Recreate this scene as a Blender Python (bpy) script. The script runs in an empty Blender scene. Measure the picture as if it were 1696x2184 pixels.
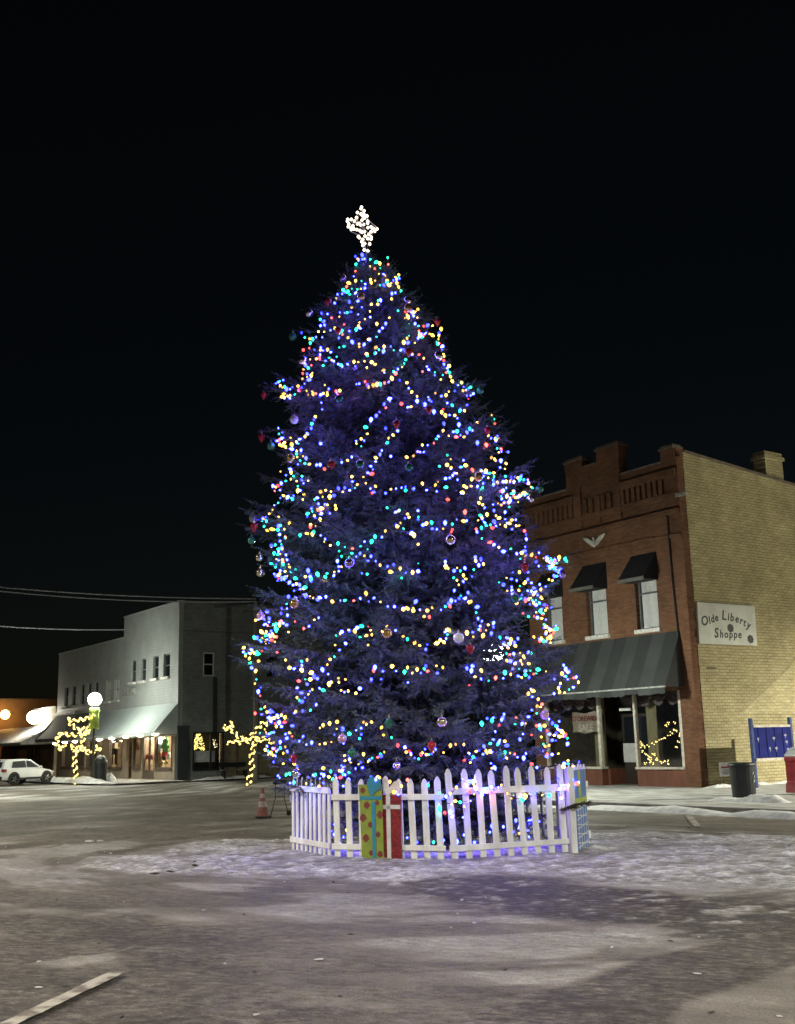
LW = dict(lampL=240., lampR=520., white=60., orange=42., right=64000., back=11500., back2=8000., leftm=8500., farm=14000., sky=.0009, bulb=1., needle=.75, shop=5.)
import bpy, math, random
import numpy as np
from mathutils import Vector, Matrix
random.seed(7); RNG = np.random.default_rng(11)
scn = bpy.context.scene; COL = scn.collection
R = math.radians

# ------------------------------------------------------------------ camera model (also used to measure the place)
F = 2350.; PITCH = math.atan(495/2350.); ROLL = 0.025; CH = 1.6
c_, s_ = math.cos(PITCH), math.sin(PITCH)
FWD = np.array([0, c_, s_]); _r = np.array([1., 0, 0]); _u = np.array([0, -s_, c_])
RT = _r*math.cos(ROLL) - _u*math.sin(ROLL); UP = _u*math.cos(ROLL) + _r*math.sin(ROLL)
CAM = np.array([0, 0, CH])
AZ = R(34.6)
UU = np.array([-math.sin(AZ), math.cos(AZ), 0]); VV = np.array([math.cos(AZ), math.sin(AZ), 0])   # the two street directions
ROT = math.atan2(UU[1], UU[0])
def ray(x, y):
    d = FWD*F + RT*(x-848) - UP*(y-1092); return d/np.linalg.norm(d)
def ground(x, y, z=0.):
    d = ray(x, y); return CAM + d*((z-CH)/d[2])
def plane(x, y, n, k):                      # ray meets the plane p.n = k
    d = ray(x, y); return CAM + d*((k - CAM@n)/(d@n))
def S(u, v, z=0.):
    return Vector(UU*u + VV*v + np.array([0, 0, z]))
def proj(p):
    d = np.asarray(p) - CAM; z = d@FWD
    return 848 + F*(d@RT)/z, 1092 - F*(d@UP)/z

# ------------------------------------------------------------------ materials
MATS = {}
def new_mat(name):
    m = bpy.data.materials.new(name); m.use_nodes = True
    nt = m.node_tree; return m, nt, nt.nodes['Principled BSDF'], nt.nodes, nt.links
def pmat(name, c1, c2=None, rough=.7, scale=4., detail=6., metal=0., bump=0., bscale=None, stretch=(1,1,1), lo=.35, hi=.65, spec=.4, grime=0., gscale=.6, trans=0., alpha=1., sheen=0.):
    if name in MATS: return MATS[name]
    m, nt, b, N, L = new_mat(name); MATS[name] = m
    b.inputs['Roughness'].default_value = rough; b.inputs['Metallic'].default_value = metal
    b.inputs['Specular IOR Level'].default_value = spec
    b.inputs['Transmission Weight'].default_value = trans; b.inputs['Alpha'].default_value = alpha
    c2 = c2 or tuple(x*.72 for x in c1)
    tc = N.new('ShaderNodeTexCoord'); mp = N.new('ShaderNodeMapping'); mp.inputs['Scale'].default_value = stretch
    L.new(tc.outputs['Object'], mp.inputs['Vector'])
    nz = N.new('ShaderNodeTexNoise'); nz.inputs['Scale'].default_value = scale; nz.inputs['Detail'].default_value = detail
    L.new(mp.outputs[0], nz.inputs['Vector'])
    rp = N.new('ShaderNodeValToRGB'); rp.color_ramp.elements[0].position = lo; rp.color_ramp.elements[1].position = hi
    rp.color_ramp.elements[0].color = (*c2, 1); rp.color_ramp.elements[1].color = (*c1, 1)
    L.new(nz.outputs['Fac'], rp.inputs[0]); out = rp.outputs[0]
    if grime:
        n2 = N.new('ShaderNodeTexNoise'); n2.inputs['Scale'].default_value = gscale; n2.inputs['Detail'].default_value = 8
        n2.inputs['Roughness'].default_value = .7; L.new(mp.outputs[0], n2.inputs['Vector'])
        mr = N.new('ShaderNodeMapRange'); mr.inputs[1].default_value = .35; mr.inputs[2].default_value = .7
        mr.inputs[3].default_value = 1-grime; mr.inputs[4].default_value = 1; L.new(n2.outputs['Fac'], mr.inputs[0])
        mx = N.new('ShaderNodeMix'); mx.data_type = 'RGBA'; mx.blend_type = 'MULTIPLY'; mx.inputs[0].default_value = 1
        L.new(out, mx.inputs[6]); L.new(mr.outputs[0], mx.inputs[7]); out = mx.outputs[2]
    L.new(out, b.inputs['Base Color'])
    if bump:
        n3 = N.new('ShaderNodeTexNoise'); n3.inputs['Scale'].default_value = bscale or scale*4; n3.inputs['Detail'].default_value = 5
        L.new(mp.outputs[0], n3.inputs['Vector'])
        bp = N.new('ShaderNodeBump'); bp.inputs['Strength'].default_value = bump; bp.inputs['Distance'].default_value = .02
        L.new(n3.outputs['Fac'], bp.inputs['Height']); L.new(bp.outputs[0], b.inputs['Normal'])
    return m
def brick(name, c1, c2, mortar, axis='x', bw=.21, bh=.075, grime=.35, blotch=None, ms=.008):
    if name in MATS: return MATS[name]
    m, nt, b, N, L = new_mat(name); MATS[name] = m
    b.inputs['Roughness'].default_value = .88; b.inputs['Specular IOR Level'].default_value = .25
    tc = N.new('ShaderNodeTexCoord'); sp = N.new('ShaderNodeSeparateXYZ'); L.new(tc.outputs['Object'], sp.inputs[0])
    cb = N.new('ShaderNodeCombineXYZ'); L.new(sp.outputs['X' if axis == 'x' else 'Y'], cb.inputs[0]); L.new(sp.outputs['Z'], cb.inputs[1])
    wz = N.new('ShaderNodeTexNoise'); wz.inputs['Scale'].default_value = .9; L.new(tc.outputs['Object'], wz.inputs['Vector'])
    wm = N.new('ShaderNodeVectorMath'); wm.operation = 'MULTIPLY_ADD'; wm.inputs[1].default_value = (.04, .04, 0); L.new(wz.outputs['Color'], wm.inputs[0]); L.new(cb.outputs[0], wm.inputs[2])
    bt = N.new('ShaderNodeTexBrick'); bt.inputs['Scale'].default_value = 1; bt.inputs['Brick Width'].default_value = bw; bt.inputs['Row Height'].default_value = bh
    bt.inputs['Mortar Size'].default_value = ms; bt.inputs['Mortar Smooth'].default_value = .3; bt.inputs['Bias'].default_value = -.1
    bt.inputs['Color1'].default_value = (*c1, 1); bt.inputs['Color2'].default_value = (*c2, 1); bt.inputs['Mortar'].default_value = (*mortar, 1)
    L.new(wm.outputs[0], bt.inputs['Vector'])
    n2 = N.new('ShaderNodeTexNoise'); n2.inputs['Scale'].default_value = .75; n2.inputs['Detail'].default_value = 9; n2.inputs['Roughness'].default_value = .68
    L.new(tc.outputs['Object'], n2.inputs['Vector'])
    mr = N.new('ShaderNodeMapRange'); mr.inputs[1].default_value = .33; mr.inputs[2].default_value = .68; mr.inputs[3].default_value = 1-grime; mr.inputs[4].default_value = 1.08
    L.new(n2.outputs['Fac'], mr.inputs[0])
    mx = N.new('ShaderNodeMix'); mx.data_type = 'RGBA'; mx.blend_type = 'MULTIPLY'; mx.inputs[0].default_value = 1
    L.new(bt.outputs['Color'], mx.inputs[6]); L.new(mr.outputs[0], mx.inputs[7]); out = mx.outputs[2]
    n4 = N.new('ShaderNodeTexNoise'); n4.inputs['Scale'].default_value = 7; n4.inputs['Detail'].default_value = 4
    mp = N.new('ShaderNodeMapping'); mp.inputs['Scale'].default_value = (.35, .35, 2.2); L.new(tc.outputs['Object'], mp.inputs['Vector']); L.new(mp.outputs[0], n4.inputs['Vector'])
    m4 = N.new('ShaderNodeMapRange'); m4.inputs[1].default_value = .3; m4.inputs[2].default_value = .7; m4.inputs[3].default_value = .8; m4.inputs[4].default_value = 1.15; L.new(n4.outputs['Fac'], m4.inputs[0])
    mx2 = N.new('ShaderNodeMix'); mx2.data_type = 'RGBA'; mx2.blend_type = 'MULTIPLY'; mx2.inputs[0].default_value = 1
    L.new(out, mx2.inputs[6]); L.new(m4.outputs[0], mx2.inputs[7]); out = mx2.outputs[2]
    L.new(out, b.inputs['Base Color'])
    bp = N.new('ShaderNodeBump'); bp.inputs['Strength'].default_value = .7; bp.inputs['Distance'].default_value = .012; bp.invert = True
    ad = N.new('ShaderNodeMath'); ad.operation = 'MULTIPLY_ADD'; ad.inputs[1].default_value = -.6
    L.new(n4.outputs['Fac'], ad.inputs[0]); L.new(bt.outputs['Fac'], ad.inputs[2]); L.new(ad.outputs[0], bp.inputs['Height'])
    L.new(bp.outputs[0], b.inputs['Normal'])
    return m
def lines(name, c1, c2, axis='z', pitch=.12, depth=.5, rough=.6, grime=.2, metal=0.):
    """lapped siding or ribbed metal: a wave along one axis drives the bump, noise the wear"""
    if name in MATS: return MATS[name]
    m, nt, b, N, L = new_mat(name); MATS[name] = m
    b.inputs['Roughness'].default_value = rough; b.inputs['Metallic'].default_value = metal; b.inputs['Specular IOR Level'].default_value = .35
    tc = N.new('ShaderNodeTexCoord'); sp = N.new('ShaderNodeSeparateXYZ'); L.new(tc.outputs['Object'], sp.inputs[0])
    mu = N.new('ShaderNodeMath'); mu.operation = 'DIVIDE'; mu.inputs[1].default_value = pitch; L.new(sp.outputs[axis.upper()], mu.inputs[0])
    fr = N.new('ShaderNodeMath'); fr.operation = 'FRACT'; L.new(mu.outputs[0], fr.inputs[0])
    rp = N.new('ShaderNodeValToRGB'); e = rp.color_ramp.elements; e[0].position = 0; e[0].color = (*c2, 1); e[1].position = .16; e[1].color = (*c1, 1)
    L.new(fr.outputs[0], rp.inputs[0])
    n2 = N.new('ShaderNodeTexNoise'); n2.inputs['Scale'].default_value = .8; n2.inputs['Detail'].default_value = 8; n2.inputs['Roughness'].default_value = .7
    L.new(tc.outputs['Object'], n2.inputs['Vector'])
    mr = N.new('ShaderNodeMapRange'); mr.inputs[1].default_value = .33; mr.inputs[2].default_value = .68; mr.inputs[3].default_value = 1-grime; mr.inputs[4].default_value = 1.05; L.new(n2.outputs['Fac'], mr.inputs[0])
    mx = N.new('ShaderNodeMix'); mx.data_type = 'RGBA'; mx.blend_type = 'MULTIPLY'; mx.inputs[0].default_value = 1
    L.new(rp.outputs[0], mx.inputs[6]); L.new(mr.outputs[0], mx.inputs[7]); L.new(mx.outputs[2], b.inputs['Base Color'])
    bp = N.new('ShaderNodeBump'); bp.inputs['Strength'].default_value = depth; bp.inputs['Distance'].default_value = .02
    L.new(fr.outputs[0], bp.inputs['Height']); L.new(bp.outputs[0], b.inputs['Normal'])
    return m
def emat(name, col, strength):
    if name in MATS: return MATS[name]
    m, nt, b, N, L = new_mat(name); MATS[name] = m
    b.inputs['Base Color'].default_value = (*[min(1, x*.6) for x in col], 1); b.inputs['Roughness'].default_value = .3
    b.inputs['Emission Color'].default_value = (*col, 1); b.inputs['Emission Strength'].default_value = strength
    return m
def glass(name, tint=(.02, .025, .03), alpha=.35, rough=.06):
    if name in MATS: return MATS[name]
    m, nt, b, N, L = new_mat(name); MATS[name] = m
    tr = N.new('ShaderNodeBsdfTransparent'); gl = N.new('ShaderNodeBsdfGlossy'); gl.inputs['Roughness'].default_value = rough
    df = N.new('ShaderNodeBsdfDiffuse'); df.inputs['Color'].default_value = (*tint, 1)
    lw = N.new('ShaderNodeLayerWeight'); pw = N.new('ShaderNodeMath'); pw.operation = 'POWER'; pw.inputs[1].default_value = 4.; L.new(lw.outputs['Facing'], pw.inputs[0]); fz = N.new('ShaderNodeMath'); fz.operation = 'MULTIPLY_ADD'; fz.inputs[1].default_value = .7; fz.inputs[2].default_value = .04; L.new(pw.outputs[0], fz.inputs[0])
    m1 = N.new('ShaderNodeMixShader'); m1.inputs[0].default_value = alpha; L.new(tr.outputs[0], m1.inputs[1]); L.new(df.outputs[0], m1.inputs[2])
    m2 = N.new('ShaderNodeMixShader'); L.new(fz.outputs[0], m2.inputs[0]); L.new(m1.outputs[0], m2.inputs[1]); L.new(gl.outputs[0], m2.inputs[2])
    L.new(m2.outputs[0], N['Material Output'].inputs['Surface'])
    return m

# ------------------------------------------------------------------ mesh builder
class MB:
    def __init__(s): s.v = []; s.f = []
    def add(s, vs, fs):
        o = len(s.v); s.v += [tuple(map(float, p)) for p in vs]; s.f += [tuple(i+o for i in f) for f in fs]; return s
    def box(s, x0, x1, y0, y1, z0, z1):
        return s.add([(x0,y0,z0),(x1,y0,z0),(x1,y1,z0),(x0,y1,z0),(x0,y0,z1),(x1,y0,z1),(x1,y1,z1),(x0,y1,z1)],
                     [(0,3,2,1),(4,5,6,7),(0,1,5,4),(1,2,6,5),(2,3,7,6),(3,0,4,7)])
    def prism(s, poly, t0, t1, ax='y'):
        """polygon given in the two other axes (x,z for ax=y; y,z for ax=x; x,y for ax=z), pushed from t0 to t1"""
        n = len(poly)
        def P(a, b, t): return (a, t, b) if ax == 'y' else ((t, a, b) if ax == 'x' else (a, b, t))
        return s.add([P(a, b, t0) for a, b in poly] + [P(a, b, t1) for a, b in poly],
                     [tuple(range(n))[::-1], tuple(range(n, 2*n))] + [(i, (i+1) % n, (i+1) % n+n, i+n) for i in range(n)])
    def tube(s, pts, r, n=6, cap=True):
        pts = [Vector(p) for p in pts]; k = len(pts); rs = r if hasattr(r, '__len__') else [r]*k
        vs = []; fs = []
        for i, p in enumerate(pts):
            t = (pts[min(i+1, k-1)] - pts[max(i-1, 0)]); t = t.normalized() if t.length > 1e-9 else Vector((0, 0, 1))
            a = t.cross(Vector((0, 0, 1)) if abs(t.z) < .9 else Vector((1, 0, 0))).normalized(); b = t.cross(a)
            for j in range(n):
                q = 2*math.pi*j/n; vs.append(p + (a*math.cos(q) + b*math.sin(q))*rs[i])
        for i in range(k-1):
            for j in range(n):
                j2 = (j+1) % n; fs.append((i*n+j, i*n+j2, (i+1)*n+j2, (i+1)*n+j))
        if cap: fs += [tuple(range(n))[::-1], tuple(range((k-1)*n, k*n))]
        return s.add(vs, fs)
    def lathe(s, prof, n=16, c=(0,0,0), sy=1.):
        k = len(prof); vs = []; fs = []
        for r, z in prof:
            for j in range(n):
                q = 2*math.pi*j/n; vs.append((c[0]+r*math.cos(q), c[1]+r*math.sin(q)*sy, c[2]+z))
        for i in range(k-1):
            for j in range(n):
                j2 = (j+1) % n; fs.append((i*n+j, i*n+j2, (i+1)*n+j2, (i+1)*n+j))
        fs += [tuple(range(n))[::-1], tuple(range((k-1)*n, k*n))]
        return s.add(vs, fs)
    def ball(s, c, r, n=10, m=6, sq=(1,1,1)):
        prof = [(r*math.sin(math.pi*i/m)+1e-4, -r*math.cos(math.pi*i/m)) for i in range(m+1)]
        o = len(s.v); s.lathe(prof, n)
        for i in range(o, len(s.v)):
            p = s.v[i]; s.v[i] = (c[0]+p[0]*sq[0], c[1]+p[1]*sq[1], c[2]+p[2]*sq[2])
        return s
    def wall(s, a0, a1, z0, z1, holes, b0, b1, ax='x'):
        xs = sorted({a0, a1, *[h[0] for h in holes], *[h[1] for h in holes]}); zs = sorted({z0, z1, *[h[2] for h in holes], *[h[3] for h in holes]})
        for i in range(len(xs)-1):
            j = 0
            while j < len(zs)-1:
                def hole(k): return any(h[0] < (xs[i]+xs[i+1])/2 < h[1] and h[2] < (zs[k]+zs[k+1])/2 < h[3] for h in holes)
                if hole(j): j += 1; continue
                k = j
                while k+1 < len(zs)-1 and not hole(k+1): k += 1
                if ax == 'x': s.box(xs[i], xs[i+1], b0, b1, zs[j], zs[k+1])
                else: s.box(b0, b1, xs[i], xs[i+1], zs[j], zs[k+1])
                j = k+1
        return s
    def xf(s, M):
        s.v = [tuple(M @ Vector(p)) for p in s.v]; return s
    def build(s, name, mat, parent=None, bevel=0., smooth=False, loc=None, rz=None):
        me = bpy.data.meshes.new(name); me.from_pydata(s.v, [], s.f); me.update()
        o = bpy.data.objects.new(name, me); COL.objects.link(o)
        if mat is not None: me.materials.append(mat)
        if parent is not None: o.parent = parent
        if loc is not None: o.location = loc
        if rz is not None: o.rotation_euler[2] = rz
        if smooth: me.polygons.foreach_set('use_smooth', [True]*len(me.polygons))
        if bevel:
            md = o.modifiers.new('bevel', 'BEVEL'); md.width = bevel; md.segments = 2; md.limit_method = 'ANGLE'; md.angle_limit = R(35)
        return o
def tag(o, label=None, cat=None, group=None, kind=None):
    if label: o['label'] = label
    if cat: o['category'] = cat
    if group: o['group'] = group
    if kind: o['kind'] = kind
    return o
def thing(name, label, cat, loc=(0,0,0), rz=0., group=None):
    o = bpy.data.objects.new(name, None); COL.objects.link(o); o.empty_display_size = .2
    o.location = loc; o.rotation_euler = (0, 0, rz); return tag(o, label, cat, group)
def copy_tree(o, parent=None):
    c = o.copy(); COL.objects.link(c); c.parent = parent
    for ch in list(o.children): copy_tree(ch, c)
    return c
def text_mb(txt, size, shear=0., depth=.004):
    cu = bpy.data.curves.new('t', 'FONT'); cu.body = txt; cu.size = size; cu.extrude = depth; cu.shear = shear; cu.align_x = 'CENTER'; cu.resolution_u = 3; cu.offset = .004*size/.2
    o = bpy.data.objects.new('t', cu); COL.objects.link(o)
    dg = bpy.context.evaluated_depsgraph_get(); dg.update(); me = bpy.data.meshes.new_from_object(o.evaluated_get(dg))
    m = MB(); m.add([v.co[:] for v in me.vertices], [tuple(p.vertices) for p in me.polygons])
    bpy.data.objects.remove(o); bpy.data.curves.remove(cu); bpy.data.meshes.remove(me)
    return m

# numpy value noise
def _h(ix, iy, s):
    h = (ix.astype(np.int64)*374761393 + iy.astype(np.int64)*668265263 + s*1442695041) & 0x7fffffff
    h = ((h ^ (h >> 13))*1274126177) & 0x7fffffff
    return ((h ^ (h >> 16)) & 0xffff)/65535.
def vnoise(x, y, s=0):
    ix = np.floor(x); iy = np.floor(y); fx = x-ix; fy = y-iy; fx = fx*fx*(3-2*fx); fy = fy*fy*(3-2*fy)
    a = _h(ix, iy, s); b = _h(ix+1, iy, s); c = _h(ix, iy+1, s); d = _h(ix+1, iy+1, s)
    return a + (b-a)*fx + (c-a)*fy + (a-b-c+d)*fx*fy
def fbm(x, y, o=5, s=0):
    t = 0; a = .5; w = 0
    for i in range(o):
        t = t + a*vnoise(x, y, s+i*17); w += a; a *= .55; x = x*2.03+3.1; y = y*2.03+7.7
    return t/w
# ------------------------------------------------------------------ ground: one sheet, packed and dirty snow over asphalt
def sm(e0, e1, x): t = np.clip((x-e0)/(e1-e0), 0, 1); return t*t*(3-2*t)
def grow(a0, a1, step, far, g=1.09):
    mid = list(np.arange(a0, a1, step)); hi = []; x = a1; st = step
    while x < far: hi.append(x); st *= g; x += st
    lo = []; x = a0-step; st = step
    while x > -far: lo.append(x); st *= g; x -= st
    return np.array(lo[::-1]+mid+hi+[far])
xs = grow(-5.5, 6.5, .05, 420); ys = grow(5.5, 21., .055, 420)
GX, GY = np.meshgrid(xs, ys)
def road_z(x, y):
    v = x*VV[0]+y*VV[1]; u = x*UU[0]+y*UU[1]
    z = -.12*sm(13.5, 19.5, v) + .0*u
    far = sm(32, 40, u)*(1-sm(54, 57, u))           # the side street opening runs up flush with the pavement
    return z*(1-far*.4)
def sdist(poly, x, y):
    P = np.array(poly); d = np.full(x.shape, 1e9); ins = np.zeros(x.shape, bool)
    for (ax, ay), (bx, by) in zip(P, np.roll(P, -1, 0)):
        ex, ey = bx-ax, by-ay; t = np.clip(((x-ax)*ex+(y-ay)*ey)/(ex*ex+ey*ey+1e-12), 0, 1)
        d = np.minimum(d, np.hypot(x-ax-t*ex, y-ay-t*ey))
        c = (ay > y) != (by > y); xi = ax + (y-ay)*(bx-ax)/np.where(by-ay == 0, 1e-9, by-ay); ins ^= c & (x < xi)
    return np.where(ins, d, -d)
def G2(pts): return [tuple(ground(*p)[:2]) for p in pts]
wx = GX + 1.1*(fbm(GX*.9, GY*.9, 4, 5)-.5); wy = GY + 1.1*(fbm(GX*.9, GY*.9, 4, 9)-.5)
f1 = fbm(GX*.55, GY*.8, 6, 1); f2 = fbm(GX*2.2, GY*3., 5, 2); f3 = fbm(GX*7.5, GY*5.5, 4, 3)
# streaks along the wheel tracks (the traffic curves round the tree)
rad = np.hypot(GX-.6, GY-18.); ang = np.arctan2(GY-18., GX-.6)
fs = fbm(rad*1.9, ang*4.+rad*.15, 5, 4)
snow = .11 + .40*sm(.43, .57, fs*.65+f1*.35)*.8 + .14*(f2-.5)
def blend(poly, val, w, amt=1., warp=True):
    global snow
    d = sdist(G2(poly), wx if warp else GX, wy if warp else GY)
    m = sm(-w, w, d)*amt; snow = snow*(1-m) + val*m
# left road beyond the tree: bare and dark
blend([(-900,1672),(560,1690),(620,1790),(330,1795),(-900,1800)], .17+.2*sm(.5, .75, fs), .7)
# the broad trodden band that swings round the tree, pale with packed ice
blend([(-300,1812),(250,1822),(640,1872),(980,1890),(1240,1985),(1440,2015),(1300,2080),(1150,2128),(900,2075),(640,2010),(330,1945),(-300,1915)], .32+.13*(f1-.5)+.20*(sm(.44, .56, fs)-.5), .28, .92)
blend([(90,1905),(420,1930),(700,1995),(900,2050),(820,2062),(600,2020),(300,1955)], .20+.1*(fs-.5), .22, .85)
# lower left: bare brown ground; a greyer lane beside it
blend([(-500,1965),(240,1950),(470,2025),(640,2184),(760,2500),(-900,2500)], .085+.10*sm(.5, .7, f2), .2, .95)
blend([(480,2030),(640,2020),(860,2060),(1010,2110),(1040,2184),(1000,2500),(800,2500),(650,2184)], .19+.1*(fs-.5), .25, .85)
blend([(110,2062),(180,2040),(262,2036),(255,2050),(190,2062),(140,2075)], .45, .05, .8)
# snow ring round the fence
blend([(170,1850),(330,1815),(430,1795),(620,1788),(1240,1778),(1900,1770),(2200,1860),(1720,1900),(1380,1888),(1100,1864),(1000,1868),(880,1897),(640,1872),(380,1866)], .52+.4*(f2-.5)+.7*(f3-.5), .25)
# dark bare strip at the right
blend([(800,1884),(960,1874),(1220,1886),(1500,1920),(1850,1932),(2000,2022),(1650,2014),(1440,1984),(1210,1962),(1010,1932),(880,1908)], .02+.8*sm(.5, .7, f2*.5+f3*.6-.03)*.6, .22)
blend([(1440,1990),(1640,2012),(1700,1995),(1660,2035),(1500,2040),(1330,2040),(1210,1985)], .42+.5*(f2-.5), .15, .8)
# a brown scraped lane with straight edges at the lower right, pale slab beyond it
blend([(980,2500),(1130,2130),(1385,2040),(1700,1980),(1900,1960),(1900,2040),(1690,2062),(1455,2136),(1290,2230),(1200,2500)], .085+.05*(f2-.5), .07, .98, False)
blend([(1455,2142),(1690,2070),(2100,2000),(2100,2500),(1230,2500)], .30+.12*(f2-.5), .06, .95, False)
# right-hand street: thin grey film, trodden pale line along the kerb
v_ = GX*VV[0]+GY*VV[1]; u_ = GX*UU[0]+GY*UU[1]
st = sm(15.6, 16.8, v_+.8*(f1-.5))*(1-sm(19.4, 20.2, v_+.6*(f2-.5)))*sm(-30, -6, u_)*(1-sm(24, 34, u_))
snow = snow*(1-st*.9) + (.22+.22*(f1-.5)+.12*(fs-.5))*st*.9
kb = sm(19.5, 20.1, v_+.5*(f2-.5)); snow = snow*(1-kb) + (.5+.5*(f2-.5))*kb
# far street: pale streaks
fr_ = sm(34, 44, u_); snow = snow*(1-fr_*.7) + (.2+.75*sm(.46, .66, fbm(u_*.22, v_*1.2, 5, 8)))*fr_*.7
snow = np.clip(snow, 0, 1)
near = (1-sm(26, 60, np.hypot(GX, GY)))
GZ = road_z(GX, GY) + near*(snow-.3)*.045*sm(.25, .8, snow) + near*.035*(f3-.5)*sm(.38, .62, snow+.25*(f2-.5)) + near*.018*(f2-.5)*sm(.3, .6, snow) + near*.02*(f1-.5)
GZ += .05*sm(2.9, 2.2, rad)*.6
NX, NY = len(xs), len(ys)
me = bpy.data.meshes.new('ground'); idx = np.arange(NX*NY).reshape(NY, NX)
quads = np.stack([idx[:-1,:-1], idx[:-1,1:], idx[1:,1:], idx[1:,:-1]], -1).reshape(-1, 4)
def np_mesh(me, V, Q):
    k = Q.shape[1]; me.vertices.add(len(V)); me.vertices.foreach_set('co', np.ascontiguousarray(V, np.float32).ravel())
    me.loops.add(Q.size); me.loops.foreach_set('vertex_index', Q.astype(np.int32).ravel())
    me.polygons.add(len(Q)); me.polygons.foreach_set('loop_start', np.arange(0, Q.size, k, dtype=np.int32)); me.update(calc_edges=True); me.validate()
np_mesh(me, np.stack([GX, GY, GZ], -1).reshape(-1, 3), quads)
at = me.attributes.new('snow', 'FLOAT', 'POINT'); at.data.foreach_set('value', snow.astype(np.float32).ravel())
me.polygons.foreach_set('use_smooth', np.ones(len(quads), bool))
m, nt, b, N, L = new_mat('dirty_snow_ground')
A = N.new('ShaderNodeAttribute'); A.attribute_name = 'snow'
tc = N.new('ShaderNodeTexCoord')
def noise(sc, det, rough=.6, st=(1,1,1), rot=0.):
    m0 = N.new('ShaderNodeMapping'); m0.inputs['Rotation'].default_value = (0, 0, rot); L.new(tc.outputs['Object'], m0.inputs[0]); mp = N.new('ShaderNodeMapping'); mp.inputs['Scale'].default_value = st; L.new(m0.outputs[0], mp.inputs[0])
    n = N.new('ShaderNodeTexNoise'); n.inputs['Scale'].default_value = sc; n.inputs['Detail'].default_value = det; n.inputs['Roughness'].default_value = rough; L.new(mp.outputs[0], n.inputs['Vector']); return n
def mth(op, a, b_, c=None):
    n = N.new('ShaderNodeMath'); n.operation = op
    for i, q in enumerate([a, b_, c]):
        if q is None: continue
        if isinstance(q, (int, float)): n.inputs[i].default_value = q
        else: L.new(q, n.inputs[i])
    return n.outputs[0]
n1 = noise(3.6, 12, .74, (.55, 1.3, 1), R(41)); n2 = noise(11, 8, .74, (.7, 1.1, 1), R(20)); n3 = noise(70, 4, .6); n0 = noise(.35, 6, .6)
nm_ = noise(1.1, 12, .7, (.6, 1.15, 1), R(38)); k = mth('MULTIPLY_ADD', n1.outputs['Fac'], .34, A.outputs['Fac']); k = mth('MULTIPLY_ADD', n2.outputs['Fac'], .34, k); k = mth('MULTIPLY_ADD', nm_.outputs['Fac'], .34, k); k = mth('MULTIPLY_ADD', n3.outputs['Fac'], .3, k); k = mth('SUBTRACT', k, .65); k = mth('MULTIPLY_ADD', mth('SUBTRACT', n2.outputs['Fac'], .5), mth('MULTIPLY', mth('SUBTRACT', A.outputs['Fac'], .36), 6.), k)
rp = N.new('ShaderNodeValToRGB'); el = rp.color_ramp.elements
el[0].position = .02; el[0].color = (.055, .046, .038, 1); el[1].position = 1.; el[1].color = (.78, .77, .75, 1)
for p, c in ((.14, (.100, .084, .066)), (.32, (.185, .162, .134)), (.5, (.32, .30, .275)), (.72, (.56, .54, .52))):
    e = el.new(p); e.color = (*c, 1)
L.new(k, rp.inputs[0])
mx = N.new('ShaderNodeMix'); mx.data_type = 'RGBA'; mx.blend_type = 'MULTIPLY'; mx.inputs[0].default_value = 1
def step(n, a, b_, lo_, hi_):
    r_ = N.new('ShaderNodeMapRange'); r_.inputs[1].default_value = a; r_.inputs[2].default_value = b_; r_.inputs[3].default_value = lo_; r_.inputs[4].default_value = hi_; L.new(n.outputs['Fac'], r_.inputs[0]); return r_.outputs[0]
ne = noise(.9, 15, .66, (.55, 1.3, 1), R(40)); nf = noise(2.6, 14, .7, (.6, 1.2, 1), R(30)); ng = noise(34, 3, .6)
g = mth('MULTIPLY_ADD', n3.outputs['Fac'], .9, .55); g = mth('MULTIPLY', g, mth('MULTIPLY_ADD', ng.outputs['Fac'], .8, .6))
g = mth('MULTIPLY', g, mth('MULTIPLY', step(ne, .50, .53, .90, 1.08), step(nf, .56, .59, .97, 1.14))); g = mth('MULTIPLY', g, mth('MULTIPLY_ADD', n0.outputs['Fac'], .7, .65))
L.new(rp.outputs[0], mx.inputs[6]); L.new(g, mx.inputs[7]); L.new(mx.outputs[2], b.inputs['Base Color'])
L.new(mth('MULTIPLY_ADD', n2.outputs['Fac'], .4, .45), b.inputs['Roughness']); b.inputs['Specular IOR Level'].default_value = .22
bp = N.new('ShaderNodeBump'); bp.inputs['Strength'].default_value = .9; bp.inputs['Distance'].default_value = .06
L.new(mth('MULTIPLY_ADD', n2.outputs['Fac'], .7, mth('MULTIPLY_ADD', n1.outputs['Fac'], .8, mth('MULTIPLY', n3.outputs['Fac'], .18))), bp.inputs['Height']); L.new(bp.outputs[0], b.inputs['Normal'])
me.materials.append(m); go = bpy.data.objects.new('ground', me); COL.objects.link(go); tag(go, kind='structure')

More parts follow.
